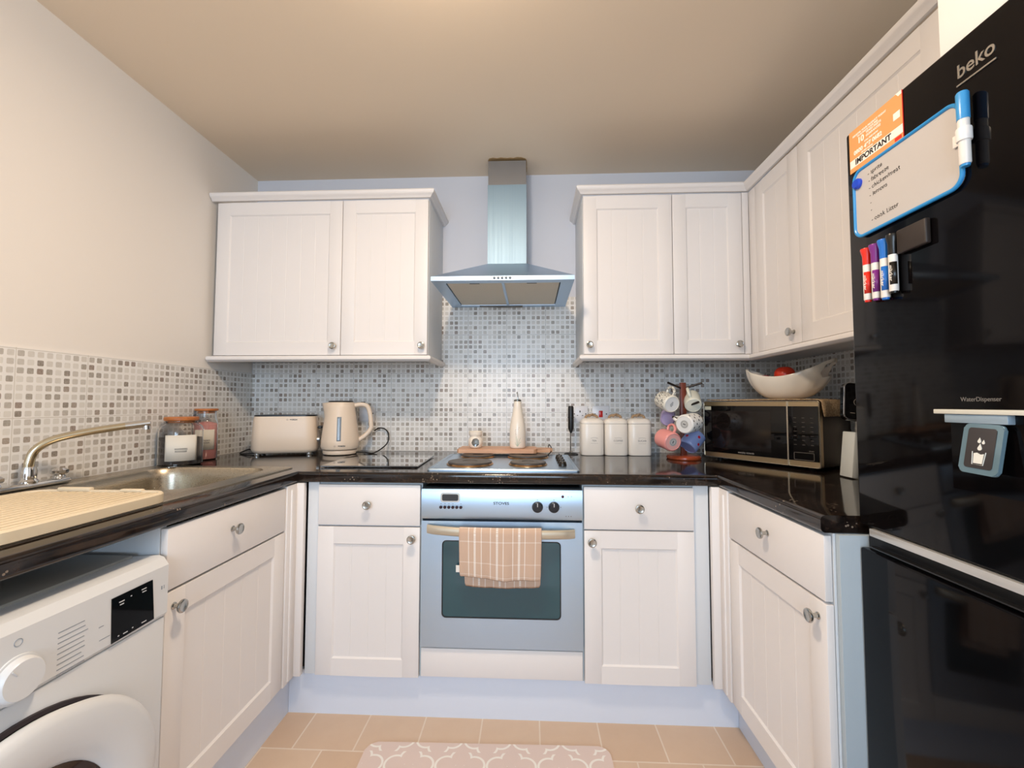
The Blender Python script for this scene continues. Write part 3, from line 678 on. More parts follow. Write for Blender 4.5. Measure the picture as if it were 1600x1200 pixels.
# milk frother
t = thing('milk_frother', 'black handheld milk frother standing in its wire stand by the canisters', 'milk frother', (1.748, -.10, .91))
bm = B(); lathe(bm, [(.012, 1.035), (.0145, 1.045), (.0145, 1.148), (.012, 1.156), (0, 1.157)], (1.748, -.10, 0), n=24); lathe(bm, [(.004, 1.018), (.008, 1.026), (.011, 1.036)], (1.748, -.10, 0), n=20); hd = ob('frother_handle', bm, M_black, t)
bm = B(); cyl(bm, (1.748, -.10, .925), (1.748, -.10, 1.02), .0013, n=8); tube(bm, [(1.748+.009*math.cos(2*pi*k/16), -.10+.009*math.sin(2*pi*k/16), .925) for k in range(16)], .0012, 6, True); ob('whisk', bm, M_chrome, t)
bm = B(); tube(bm, [(1.748+.034*math.cos(2*pi*k/28), -.10+.034*math.sin(2*pi*k/28), .9125) for k in range(28)], .0022, 8, True); tube(bm, smooth([(1.748, -.066, .9125), (1.748, -.066, .98), (1.748, -.072, 1.06), (1.748, -.082, 1.10)], 5), .0020, 8); tube(bm, [(1.748+.0165*math.cos(.6+5.1*k/16+pi/2+.5), -.10+.0165*math.sin(.6+5.1*k/16+pi/2+.5), 1.098) for k in range(17)], .0018, 8)
ob('wire_stand', bm, mat('black_wire', '17171A', .35), t)

# ================================================================= GLASS WORKTOP SAVER
bm = B(); poly(bm, [(.702, -.618, .9125), (1.092, -.604, .9125), (1.078, -.250, .9125), (.682, -.262, .9125)], (0, 0, .0055)); bmesh.ops.bevel(bm, geom=list(bm.edges), offset=.0012, segments=2, affect='EDGES')
cs = thing('glass_board', 'clear glass chopping board lying on the worktop left of the hob', 'chopping board', (.89, -.44, .91))
ob('glass_plate', bm, mat('dark_glass', '3A3A3C', .03, 0, Specular_IOR_Level=1.0, Coat_Weight=1.0, Coat_Roughness=.02), cs)
for x, y in ((.72, -.60), (1.07, -.59), (1.06, -.27), (.70, -.28)):
    bm = B(); lathe(bm, [(.007, .9101), (.007, .9126)], (x, y, 0), n=14); ob('rubber_foot', bm, M_rub, cs)

# ================================================================= TOASTER
ang = .28
t = thing('toaster', 'cream two-slice toaster with black top in the left corner', 'toaster', (.302, -.172, .91), ang, world=False)
TW, TD, TH = .304, .145, .176
def slab(z, dx, dy, r): return rrect(TW-2*dx, TD-2*dy, r, 7)
bm = B(); lv = [(.009, .016, .018, .05), (.014, .006, .008, .05), (.030, 0, 0, .05), (.10, .002, .001, .05), (.170, .007, .004, .045), (.192, .010, .007, .045)]
rs = [[bm.verts.new((x, y, z)) for x, y in slab(z, dx, dy, r)] for z, dx, dy, r in lv]
bm.faces.new(rs[0])
for a, b in zip(rs, rs[1:]):
    for i in range(len(a)): bm.faces.new((a[i], a[(i+1) % len(a)], b[(i+1) % len(a)], b[i]))
bm.faces.new(rs[-1]); ob('toaster_body', bm, M_cream, t, 40)
bm = B()
for (zz, d) in ((0, 0),): poly(bm, [(x, y, .1925) for x, y in rrect(TW-.022, TD-.016, .045, 7)], (0, 0, .006))
ob('top_panel', bm, M_black, t)
bm = B(); box(bm, -.11, .11, -.038, -.012, .1984, .1992); box(bm, -.11, .11, .012, .038, .1984, .1992); ob('bread_slots', bm, mat('slot_dark', '050505', .8), t)
for sx_ in (-1, 1):
    for sy_2 in (-1, 1):
        bm = B(); lathe(bm, [(.011, .0005), (.012, .004), (.012, .010)], (sx_*.118, sy_2*.045, 0), n=18); ob('foot', bm, mat('foot_silver', 'C9C9C6', .3, .7), t)
text('maker_name', 'BOSCH', .0085, frame((.048, -TD/2+.0045, .176), (1, 0, 0), (0, 0, 1), (0, -1, 0)), M_ink, t, bold=.0003, sx=1.2)
bm = B(); tube(bm, [(.0195+.0035*math.cos(2*pi*k/14), -TD/2+.0045, .176+.0035*math.sin(2*pi*k/14)) for k in range(14)], .0004, 5, True); ob('maker_logo', bm, M_ink, t)
bm = B(); lathe(bm, [(.013, 0), (.012, .012), (0, .014)], (TW/2-.002, -.02, .075), (1, 0, 0), 20); ob('browning_dial', bm, mat('foot_silver', 'C9C9C6', .3, .7), t)
bm = B(); box(bm, TW/2-.002, TW/2+.018, -.022, .022, .128, .142, .004, 2); ob('lever', bm, M_black, t)
bm = B(); tube(bm, smooth([(.170, -.175, .920), (.155, -.190, .916), (.110, -.205, .9135), (.075, -.190, .914), (.072, -.165, .920), (.095, -.150, .930), (.130, -.165, .924), (.165, -.150, .9145)], 6), .0032, 8)
xf(bm, (Matrix.Translation((.302, -.172, .91)) @ Matrix.Rotation(ang, 4, 'Z')).inverted()); ob('power_cord', bm, M_rub, t, label='looped black cord')

# ================================================================= KETTLE
t = thing('kettle', 'cream jug kettle with water window standing right of the toaster', 'kettle', (.572, -.150, .91), .36, world=False)
bm = B(); lathe(bm, [(.070, .002), (.080, .004), (.083, .012), (.082, .022), (.070, .026), (0, .026)], n=48); ob('power_base', bm, M_cream, t, 40)
bm = B(); lathe(bm, [(.075, .026), (.088, .029), (.0925, .040), (.091, .070), (.084, .130), (.0755, .190), (.069, .235), (.066, .258), (.062, .263), (0, .264)], n=56)
for v_ in bm.verts:       # pull out the spout on the left
    a = math.atan2(v_.co.y, v_.co.x); k = max(0, math.cos(a-pi))**14*max(0, (v_.co.z-.19)/.07)
    if v_.co.length > .05 and v_.co.z < .262: v_.co.x -= .024*k
ob('jug', bm, M_cream, t, 40)
bm = B(); lathe(bm, [(.059, .262), (.060, .266), (.058, .270), (0, .271)], n=44); ob('lid', bm, M_black, t)
bm = B(); hp2 = smooth([(.055, 0, .246), (.100, 0, .252), (.128, 0, .242), (.142, 0, .205), (.148, 0, .150), (.146, 0, .125), (.120, 0, .092), (.082, 0, .066)], 6)
rings = []
for i, p in enumerate(hp2):
    d = (hp2[min(i+1, len(hp2)-1)]-hp2[max(i-1, 0)]).normalized(); nn = Vector((-d.z, 0, d.x))
    rings.append([bm.verts.new(p+nn*(.0115*math.copysign(abs(math.cos(2*pi*k/16))**.7, math.cos(2*pi*k/16)))+Vector((0, .0155*math.copysign(abs(math.sin(2*pi*k/16))**.7, math.sin(2*pi*k/16)), 0))) for k in range(16)])
for a, b in zip(rings, rings[1:]):
    for k in range(16): bm.faces.new((a[k], a[(k+1) % 16], b[(k+1) % 16], b[k]))
bm.faces.new(rings[0]); bm.faces.new(rings[-1]); ob('jug_handle', bm, M_cream, t, 45)
bm = B(); box(bm, .095, .118, -.008, .008, .2605, .266, .002, 2); ob('lid_button', bm, M_black, t)
def onk(x, z, e=.0): 
    r = .091+(z-.07)*(.0755-.091)/.12+e; return Vector((x, -math.sqrt(r*r-x*x), z))
bm = B(); cols = [[bm.verts.new(onk(xx, zz, .0012)) for xx in (-.012, -.007, -.002, .003, .008)] for zz in (.072, .078, .10, .13, .16, .182, .190)]
cols[0] = [v_ for v_ in cols[0]]
for a, b in zip(cols, cols[1:]):
    for k in range(4): bm.faces.new((a[k], a[k+1], b[k+1], b[k]))
o = ob('water_window', bm, mat('window_blue_grey', '8A95A0', .12), t, 60); md = o.modifiers.new('thickness', 'SOLIDIFY'); md.thickness = .002; md.offset = -1
text('maker_name', 'BOSCH', .0085, frame((.012, -.0922, .047), (1, 0, 0), (0, 0, 1), (0, -1, 0)), M_ink, t, bold=.0003, sx=1.2, ext=.0006)
bm = B(); tube(bm, [(-.020+.0034*math.cos(2*pi*k/14), -.0907, .047+.0034*math.sin(2*pi*k/14)) for k in range(14)], .0004, 5, True); ob('maker_logo', bm, M_ink, t)
bm = B(); tube(bm, smooth([(.655, -.150, .920), (.700, -.140, .9160), (.745, -.125, .9165), (.785, -.070, .955), (.783, -.035, 1.000), (.760, -.022, 1.028), (.727, -.022, 1.035), (.700, -.022, 1.020)], 8), .0033, 8); tube(bm, smooth([(.69, -.13, .9150), (.735, -.165, .9150), (.785, -.215, .9150)], 5), .0030, 8)
xf(bm, (Matrix.Translation((.572, -.150, .91)) @ Matrix.Rotation(.36, 4, 'Z')).inverted()); ob('power_cord', bm, M_rub, t, label='looping black cord')

# ================================================================= JARS
def jar(loc, rb, h, hn, lidr, lidh, fill, fh, label, words, lab_z, lab_ang, nk):
    t = thing('storage_jar', label, 'jar', loc, world=False)
    bm = B(); lathe(bm, [(rb*.9, .001), (rb, .006), (rb, hn), (rb*.94, hn+rb*.16), (nk*1.06, hn+rb*.32), (nk, h-.008), (nk*1.05, h), (nk-.0025, h), (nk-.003, h-.008), (nk*1.0-.001, hn+rb*.30), (rb*.94-.003, hn+rb*.14), (rb-.003, hn-.002), (rb-.003, .008), (rb*.85, .004), (0, .004)], n=44)
    ob('jar_glass', bm, M_glass, t, 50)
    bm = B(); lathe(bm, [(rb*.84, .0045), (rb-.0036, .009), (rb-.0036, fh*.97), (rb*.6, fh), (0, fh+.003)], n=36)
    for v_ in bm.verts:
        if v_.co.z > fh*.9: v_.co.z += .003*math.sin(40*v_.co.x+3)+.003*math.sin(55*v_.co.y)
    ob('powder', bm, fill, t, 60)
    bm = B(); lathe(bm, [(nk-.004, h-.010), (nk-.004, h+.0005), (lidr*.96, h+.0005), (lidr, h+.004), (lidr, h+lidh-.003), (lidr*.96, h+lidh), (0, h+lidh)], n=40); ob('wooden_lid', bm, M_cork, t)
    z0, z1, a0, a1 = lab_z[0], lab_z[1], lab_ang-lab_z[2], lab_ang+lab_z[2]; bm = B(); rr = rb+.0006; cols = []
    for k in range(17): a = a0+(a1-a0)*k/16; cols.append([bm.verts.new((rr*math.cos(a), rr*math.sin(a), z)) for z in (z0, z1)])
    for a, b in zip(cols, cols[1:]): bm.faces.new((a[0], b[0], b[1], a[1]))
    o = ob('paper_label', bm, mat('paper', 'E2DED4', .7), t, 60); md = o.modifiers.new('thickness', 'SOLIDIFY'); md.thickness = .0006; md.offset = 1
    nd = Vector((math.cos(lab_ang), math.sin(lab_ang), 0)); ud = Vector((-nd.y, nd.x, 0))
    for k, wd in enumerate(words):
        zz = (z0+z1)/2-.004-.010*k; bmT = frame(nd*(rr+.0012)+Vector((0, 0, zz)), ud, (0, 0, 1), nd)
        tx = text('label_words', wd, .0095, bmT, M_ink, o, sx=.95)
        for v_ in tx.data.vertices:
            c = v_.co; r_ = rr+.0012+(Vector((c.x, c.y, 0)).dot(nd)-rr-.0012); th = math.atan2(c.y, c.x); s_a = Vector((c.x, c.y, 0)).dot(ud)/rr; v_.co = Vector((r_*math.cos(lab_ang+s_a), r_*math.sin(lab_ang+s_a), c.z))
jar((.086, -.575, .91), .0765, .184, .150, .060, .016, mat('powder_dark', '1A1218', .8), .118, 'squat glass jar of dark powder labelled WASHING POWDER by the sink', ['WASHING', 'POWDER'], (.024, .128, .72), -.86, .052)
jar((.056, -.400, .91), .046, .222, .170, .046, .010, mat('powder_pink', 'FFB2AE', .8), .168, 'tall glass jar of pink powder with wooden lid behind the squat jar', ['LAUNDRY', 'POWDER'], (.048, .138, .85), -1.0, .038)

# ================================================================= MUG TREE + MUGS
TX, TY = 2.262, -.245
t = thing('mug_tree', 'reddish wooden mug tree with black arms beside the microwave', 'mug tree', (TX, TY, .91))
bm = B(); lathe(bm, [(.074, .9102), (.077, .914), (.077, .922), (.070, .928), (.030, .932), (0, .932)], (TX, TY, 0), n=48); ob('tree_base', bm, wood('mug_base_wood', 'B0502C', '8C3C20', .25), t)
bm = B(); box(bm, TX-.0125, TX+.0125, TY-.0125, TY+.0125, .930, 1.268, .002); ob('post', bm, M_tree, t)
M_arm = mat('arm_black', '1B1210', .35)
arms = [((TX, TY, 1.238), (TX-.082, TY-.045, 1.266)), ((TX, TY, 1.238), (TX+.078, TY-.035, 1.266)), ((TX, TY, 1.150), (TX+.040, TY-.088, 1.176)), ((TX, TY, 1.085), (TX-.070, TY-.070, 1.108)), ((TX, TY, 1.060), (TX-.002, TY-.092, 1.086)), ((TX, TY, 1.085), (TX+.07, TY-.02, 1.108))]
for a, b in arms: bm = B(); cyl(bm, a, b, .0048, .0052, 12); ob('arm', bm, M_arm, t)
def mug_wall_mat(name, col, kind):
    m = mat(name, col, .16); g = G(m); v, s = g.co()
    if kind == 'doodle':
        n = g.n('ShaderNodeTexNoise'); n.inputs['Scale'].default_value = 90; n.inputs['Detail'].default_value = 1; g.ln(v, n.inputs['Vector'])
        f = g.mt('LESS_THAN', g.mt('ABSOLUTE', g.mt('SUBTRACT', n.outputs['Fac'], .5)), .030)
        f = g.mt('MULTIPLY', f, g.mt('GREATER_THAN', s[2], .008)); g.col(g.mix(f, col, '20262A'))
    if kind == 'dots':
        th = g.mt('MULTIPLY', g.mt('ARCTAN2', s[1], s[0]), 9/(2*pi)); zz = g.mt('DIVIDE', s[2], .022); row = g.mt('FLOOR', zz)
        u = g.mt('ADD', th, g.mt('MULTIPLY', g.mt('MODULO', row, 2), .5)); du = g.mt('SUBTRACT', g.mt('FRACT', u), .5); dz = g.mt('SUBTRACT', g.mt('FRACT', zz), .5)
        d = g.mt('ADD', g.mt('MULTIPLY', du, du), g.mt('MULTIPLY', dz, dz)); g.col(g.mix(g.mt('MULTIPLY', g.mt('LESS_THAN', d, .028), g.mt('GREATER_THAN', s[2], .006)), col, '16161A'))
    return m
def mug(c, axis, roll, m, mbase, label, r=.040, h=.088, stamp=None, flip=False, inner=None):
    """c = centre of the mug's foot; axis points out of the foot towards the viewer"""
    t = bpy.data.objects.new('mug', None); C.objects.link(t); t['label'] = label; t['category'] = 'mug'; t['group'] = 'mugs on the mug tree'; t.empty_display_size = .03
    A = -Vector(axis).normalized(); X = Vector(roll); X = (X-A*X.dot(A)).normalized(); Y = A.cross(X); M_ = frame(c, X, Y, A); t.matrix_world = M_
    bm = B(); pr_ = [(0, .002), (r*.80, .002), (r*.84, 0), (r*.94, .002), (r, .008), (r, h), (r-.0012, h+.001), (r-.0035, h), (r-.0035, .010), (r*.8, .006), (0, .006)]
    lathe(bm, pr_, n=44); ob('cup', bm, m, t, 45)
    bm = B(); lathe(bm, [(0, .0016), (r*.83, .0016), (r*.83, .0020), (0, .0020)], n=36); ft = ob('foot_disc', bm, mbase, t)
    bm = B(); tube(bm, smooth([(r-.002, 0, h*.80), (r+.018, 0, h*.82), (r+.029, 0, h*.62), (r+.028, 0, h*.40), (r+.014, 0, h*.20), (r-.002, 0, h*.20)], 5), .0052, 12, rx=1.3); ob('mug_handle', bm, m, t)
    if stamp:
        bm = B()
        if stamp == 'round': lathe(bm, [(.0185, .0009), (.0185, .0015), (0, .0015)], n=24); ob('base_sticker', bm, mat('sticker_grey', 'C4C4C2', .4), ft); bm = B(); tube(bm, [(.014*math.cos(2*pi*k/20), .014*math.sin(2*pi*k/20), .0008) for k in range(20)], .0006, 5, True); box(bm, -.006, .006, -.002, .002, .0004, .0010)
        else:
            for k, (x, l) in enumerate(((-.009, .006), (-.003, .009), (.003, .007), (.009, .004))): box(bm, x-.0012, x+.0012, -l, l*.7, .0010, .0016)
        ob('base_stamp', bm, mat('stamp_grey', '4A4A50', .6), ft)
    if inner: inner(t, r, h)
    return t
W1 = mat('mug_white', 'E9EAEA', .15)
def V3(px, py, y):      # a point seen at px, py lying at depth y (used once, to set out the mugs)
    d = fw+r2*((px-800)/671.675)+u2*((600-py)/671.675); k = (y+2.3143)/d.y; return Vector((1.5444, -2.3143, 1.1669))+d*k
mug(V3(1050.3, 632, -.330), (.24, -.93, -.28), (.25, 0, 1), mug_wall_mat('mug_doodle', 'E6E3D8', 'doodle'), W1, 'white mug with black leaf doodles, hanging top left on the mug tree', .041, .084, 'bars')
mug(V3(1083.5, 634, -.300), (-.22, -.86, -.48), (-.35, 0, 1), mat('mug_cream', 'DFE0D2', .16), mat('mug_cream_base', 'E6E4D6', .2), 'plain cream mug, hanging top right on the mug tree', .038, .084)
mug(V3(1069, 663, -.375), (-.74, -.67, -.08), (-.9, .1, .2), mug_wall_mat('mug_dots', 'EEECE8', 'dots'), W1, 'white mug with black polka dots in the middle of the mug tree', .043, .086, 'round')
mug(V3(1052.0, 691, -.345), (.27, -.94, -.16), (.3, 0, 1), mat('mug_pink', 'EE9E98', .2), mat('mug_pink_base', 'F0B4AE', .3), 'pink mug with pale stamp, hanging bottom left on the mug tree', .044, .082, 'round')
def cherries(t, r, h):
    for a, z, l in [(pi*k/4+.35*(k % 2), .022+.034*(k % 2)+.006*(k % 3), 1) for k in range(8)]:
        d = Vector((math.cos(a), math.sin(a), 0)); bm = B(); lathe(bm, [(.0068, 0), (.0055, .0010), (0, .0014)], d*r*.995+Vector((0, 0, z)), d, 16); ob('printed_cherry', bm, mat('cherry_red', 'C81E2C', .25), t)
mug(V3(1074, 699, -.290), (-.62, -.30, -.66), (0, .9, .5), mat('mug_blue', '8C9CCC', .12), mat('mug_blue_base', '7F90C4', .2), 'blue mug with red cherries, hanging bottom right on the mug tree', .043, .080, None, inner=cherries)
mug(V3(1043, 656, -.200), (-.30, -.85, -.30), (0, 0, 1), mat('mug_lilac', 'BFAAD6', .18), mat('mug_lilac_base', 'CDBBE0', .2), 'lilac mug, mostly hidden at the back left of the mug tree', .034, .070)

# ================================================================= MICROWAVE (turned across the corner)
fl_, fr_ = Vector((2.365, -.229, 0)), Vector((2.640, -.629, 0)); MW = (fr_-fl_).length
ma = math.atan2(fr_.y-fl_.y, fr_.x-fl_.x); MD, MH = .275, .258
t = thing('microwave', 'black and steel microwave oven standing across the right corner', 'microwave', (fl_.x, fl_.y, .91), ma, world=False)
def bz(*a, **k): return box(B(), *a, **k)
z0 = .012
ob('case', bz(0.002, MW-.002, .020, MD, z0, z0+MH-.002, bev=.004), mat('microwave_case', '2A211D', .35, .3), t)
bm = B(); o_ = rrect(MW, MH, .010, 5, MW/2, z0+MH/2); a_ = [bm.verts.new((x, .021, z)) for x, z in o_]; b_ = [bm.verts.new((x, 0, z)) for x, z in o_]; bm.faces.new(a_); bm.faces.new(b_)
for i in range(len(a_)): bm.faces.new((a_[i], a_[(i+1) % len(a_)], b_[(i+1) % len(a_)], b_[i]))
ob('front_frame', bm, mat('microwave_trim', 'B5A283', .28, .85), t)
dx1 = MW*.765
ob('door_glass', bz(.005, dx1-.003, -.0035, 0, z0+.024, z0+MH-.021, bev=.0008), M_gloss, t)
ob('viewing_window', bz(.045, dx1-.065, -.0042, -.0034, z0+.045, z0+MH-.045), mat('microwave_window', '181312', .08), t)
cp = ob('control_panel', bz(dx1+.002, MW-.005, -.0035, 0, z0+.024, z0+MH-.021, bev=.0008), M_gloss, t)
ob('door_edge', bz(dx1-.003, dx1+.002, -.0040, 0, z0+.002, z0+MH-.002), mat('edge_silver', 'C9C2B4', .25, .9), t)
bm = B(); tube(bm, [(x, -.001, z) for x, z in rrect(MW-.003, MH-.003, .010, 5, MW/2, z0+MH/2)], .0018, 6, True); ob('front_rim', bm, mat('edge_silver', 'C9C2B4', .25, .9), t)
M_ps = mat('print_silver', '8C8680', .5); M_pd = mat('print_dim', '4A4642', .5)
FM = frame((0, -.0036, 0), (1, 0, 0), (0, 0, 1), (0, -1, 0))
text('maker_name', 'morphy richards', .0105, FM @ Matrix.Translation((.200, z0+.0335, 0)), M_ps, t, bold=.0002)
bm = B(); tube(bm, [(x, -.0038, z) for x, z in rrect(.070, .028, .002, 2, (dx1+MW)/2, z0+.042)], .0007, 5, True); ob('open_button', bm, M_ps, cp)
text('button_caption', 'START', .006, FM @ Matrix.Translation((MW-.030, z0+.063, 0)), M_ps, cp)
bm = B()
for r_ in range(7):
    for c in range(3): x = dx1+.022+.030*c; z = z0+.085+.0175*r_; box(bm, x, x+.010, -.0038, -.0035, z, z+.0028)
ob('keypad', bm, M_pd, cp)
ob('rating_sticker', bz(.008, .040, -.0046, -.0036, z0+MH-.040, z0+MH-.024), mat('sticker_pale', 'C9C8B4', .5), t)
for x in (.05, MW-.05):
    for y in (.045, MD-.04):
        bm = B(); lathe(bm, [(.012, .0003), (.013, .0125)], (x, y, 0), n=16); ob('foot', bm, M_rub, t)
mm = mat('mat_cloth', 'B8A07E', .9); g = G(mm); v, s_ = g.co(); nz = g.noise(v, 160, 3); g.col(g.ramp(nz, [(.3, '8E6A50'), (.6, 'CDB48E')])); g.bump(nz, .6, .002)
t = thing('crocheted_cloth', 'beige and brown textured cloth lying on top of the microwave', 'cloth', (fl_.x, fl_.y, .91+z0+MH), ma, world=False)
bm = B(); zt = .0003; prof = [(.014, zt+.002), (.10, zt+.002), (.25, zt+.002), (.38, zt+.002), (.455, zt+.002), (MW-.004, zt+.001), (MW+.004, -.006), (MW+.007, -.030), (MW+.012, -.062)]
rings = [[bm.verts.new((x+.002*math.sin(y*60), y+.003*math.sin(x*50), z+(.0015*math.sin(y*90+x*33) if x < MW-.01 else 0)+.0015)) for y in [.004+.020*k for k in range(13)]] for x, z in prof]
for a, b in zip(rings, rings[1:]):
    for k in range(12): bm.faces.new((a[k], a[k+1], b[k+1], b[k]))
o = ob('cloth', bm, mm, t, 60); md = o.modifiers.new('thickness', 'SOLIDIFY'); md.thickness = .0035; md.offset = 1

# fruit bowl (boat shape with cut-out handle)
ZM = .91+z0+MH+.0125
ba = -.84; t = thing('fruit_bowl', 'white boat-shaped ceramic fruit bowl on top of the microwave', 'bowl', (2.643, -.405, ZM), ba, world=False)
bm = B(); NU, NV = 64, 12; L_, W_ = .158, .088; grid = []
def rimz(u):  # height of the rim along the long axis, -1..1
    return .092+.045*max(0, -u)**2.2+.070*max(0, u)**1.8
for i in range(NU):
    a = 2*pi*i/NU; ca, sa = math.cos(a), math.sin(a); row = []
    for j in range(NV+1):
        s = j/NV; rr = .30+.70*math.sin(s*pi/2)**.9; zz = rimz(ca)*(1-math.cos(s*pi/2))**.85
        flute = 1+.055*abs(math.sin(6*a))*s; ln = L_*(1.12 if ca > 0 else .92)
        row.append(bm.verts.new((ln*rr*ca*flute, W_*rr*sa*flute, zz)))
    grid.append(row)
for i in range(NU):
    a, b = grid[i], grid[(i+1) % NU]
    for j in range(NV):
        q = (a[j], b[j], b[j+1], a[j+1]); c = sum((v_.co for v_ in q), Vector())/4
        if c.x > .125 and abs(c.y) < .045 and .090 < c.z < .138: continue
        bm.faces.new(q)
bm.faces.new([g_[0] for g_ in grid][::-1])
o = ob('bowl_shell', bm, mat('bowl_white', 'EDE6DA', .15), t, 70); md = o.modifiers.new('thickness', 'SOLIDIFY'); md.thickness = .004; md.offset = 1; md = o.modifiers.new('round', 'SUBSURF'); md.levels = md.render_levels = 1
def fruit(dx, dy, z, r, col, name, label, cat):
    c, s = math.cos(ba), math.sin(ba); x, y = 2.643+dx*c-dy*s, -.405+dx*s+dy*c
    t = thing(name, label, cat, (x, y, ZM+z), world=False)
    bm = B(); lathe(bm, [(0, r*.12), (r*.25, .0), (r*.6, r*.10), (r*.92, r*.5), (r, r*.95), (r*.92, r*1.4), (r*.6, r*1.75), (r*.25, r*1.80), (0, r*1.66)], n=32); o = ob('flesh', bm, mat(name+'_skin', col, .25), t, 80)
    md = o.modifiers.new('round', 'SUBSURF'); md.levels = md.render_levels = 1
    bm = B(); tube(bm, [(0, 0, r*1.66), (.002, 0, r*1.9), (.004, 0, r*2.05)], .0014, 6); ob('stem', bm, mat('stem_brown', '4A3320', .8), t)
fruit(-.030, -.016, .012, .030, 'C8622A', 'orange', 'orange lying under the tomato in the fruit bowl', 'orange')
fruit(.034, .0, .012, .030, 'C86A30', 'orange', 'orange lying at the bottom of the fruit bowl toward its high end', 'orange')
fruit(.002, -.008, .062, .041, 'D63A20', 'tomato', 'shiny orange-red tomato in the white fruit bowl', 'tomato')
fruit(-.082, .004, .050, .030, 'B03A48', 'apple', 'dark pink apple at the low end of the fruit bowl', 'apple')

# things behind the microwave, next to the fridge
t = thing('coffee_machine', 'black appliance with tilted silver-rimmed panel, half hidden behind the fridge', 'appliance', (2.775, -.80, .91), world=False)
bm = B(); box(bm, -.082, .09, -.06, .06, .001, .190, .012, 3); ob('body', bm, mat('appliance_black', '120F0D', .35), t)
tl = Matrix.Translation((-.128, -.040, .262)) @ Matrix.Rotation(-.12, 4, 'X') @ Matrix.Rotation(.13, 4, 'Y')
bm = B(); poly(bm, [(x, 0, y) for x, y in rrect(.13, .125, .018, 6, .0, 0)], (0, .018, 0)); xf(bm, tl); box(bm, -.08, .02, -.028, .01, .188, .235); fp = ob('front_panel', bm, M_gloss, t)
bm = B(); tube(bm, [tl @ Vector((x, -.001, y)) for x, y in rrect(.13, .125, .018, 6)], .0022, 8, True); ob('silver_rim', bm, M_chrome, fp)
bm = B(); tube(bm, [tl @ Vector((-.022+.012*math.cos(2*pi*k/20), -.001, -.002+.012*math.sin(2*pi*k/20))) for k in range(20)], .0008, 6, True); ob('dial_ring', bm, M_ps, fp)
bm = B(); box(bm, -.045, -.030, -.0012, .0, -.040, -.038); xf(bm, tl); ob('panel_print', bm, M_ps, fp)
bm = B(); box(bm, -.012, .012, -.030, .030, 0, .158, .003); xf(bm, Matrix.Rotation(.10, 4, 'Y'))
solo('white_packet', xf(bm, Matrix.Translation((2.657, -.745, .9125))), mat('packet_white', 'DDE2E0', .4), 'narrow white packet leaning on the worktop between microwave and fridge', 'packet', (2.657, -.745, .9125))

# ================================================================= WASHING MACHINE
t = thing('washing_machine', 'white front-loading washing machine under the left worktop', 'washing machine', (.34, -1.605, 0))
WX, wy0, wy1 = .68, -1.902, -1.306
M_wm = mat('enamel_white', 'D8DBDE', .3)
bm = B(); box(bm, .06, WX-.03, wy0, wy1, .012, .795, .006); ob('cabinet_body', bm, M_wm, t)
bm = B(); pf = [(.56, .797), (.655, .804), (.668, .800), (WX, .783), (WX, .672), (WX-.006, .664), (.56, .664)]
poly(bm, [(x, wy0, z) for x, z in pf], (0, wy1-wy0, 0)); cpn = ob('control_panel', bm, M_wm, t)
bm = B(); box(bm, .60, WX-.004, wy0+.001, wy1-.001, .03, .663, .004); ob('front_panel', bm, M_wm, t)
bm = B(); box(bm, .07, .60, wy0+.01, wy1-.01, .796, .806, .003); ob('top_lid', bm, mat('lid_grey', 'A9A9A4', .4), t)
FW = left_plane(WX, 0, 0)
bm = B(); poly(bm, [(x, y, 0) for x, y in ((-1.443, .671), (-1.343, .6735), (-1.350, .764), (-1.446, .763))], (0, 0, .0015)); xf(bm, FW); ds = ob('display', bm, M_gloss, cpn)
bm = B()
for a in ((-1.430, .748, .012), (-1.428, .742, .009), (-1.378, .752, .012), (-1.376, .746, .010), (-1.404, .750, .003), (-1.430, .679, .003), (-1.418, .678, .010), (-1.398, .680, .003), (-1.375, .679, .012)): box(bm, a[0], a[0]+a[2], a[1], a[1]+.002, .0015, .0019)
xf(bm, FW); ob('display_print', bm, mat('print_white', 'C8CCD0', .5), ds)
bm = B(); lathe(bm, [(.039, 0), (.0385, .0025), (.035, .003), (.0335, .012), (.031, .015), (0, .0155)], n=44); xf(bm, FW @ Matrix.Translation((-1.607, .703, 0))); dl = ob('programme_dial', bm, M_wm, cpn)
bm = B(); box(bm, -.0012, .0012, .016, .029, .0150, .0162, .0005); xf(bm, FW @ Matrix.Translation((-1.607, .703, 0)) @ Matrix.Rotation(.7, 4, 'Z')); ob('dial_grip', bm, mat('grip_grey', 'CDD0D4', .3), dl)
M_pg = mat('print_blue_grey', '8E96A0', .6)
random.seed(11)
for k in range(9):
    z = .745-.0095*k; l = random.uniform(.040, .055)
    bm = B(); box(bm, -1.545, -1.545+l, z, z+.0016, 0, .0004); xf(bm, FW); ob('printed_line', bm, M_pg, cpn)
for a in ((-1.325, .731, .003, .008), (-1.318, .731, .0015, .008), (-1.468, .690, .022, .0015), (-1.470, .7165, .010, .0015)):
    bm = B(); box(bm, a[0], a[0]+a[2], a[1], a[1]+a[3], 0, .0004); xf(bm, FW); ob('printed_line', bm, M_pg, cpn)
bm = B(); tube(bm, [FW @ Vector((-1.607+.006*math.cos(2*pi*k/16)-.02*0, .763+.006*math.sin(2*pi*k/16), .0003)) for k in range(16)], .0006, 5, True); ob('power_symbol', bm, M_pg, cpn)
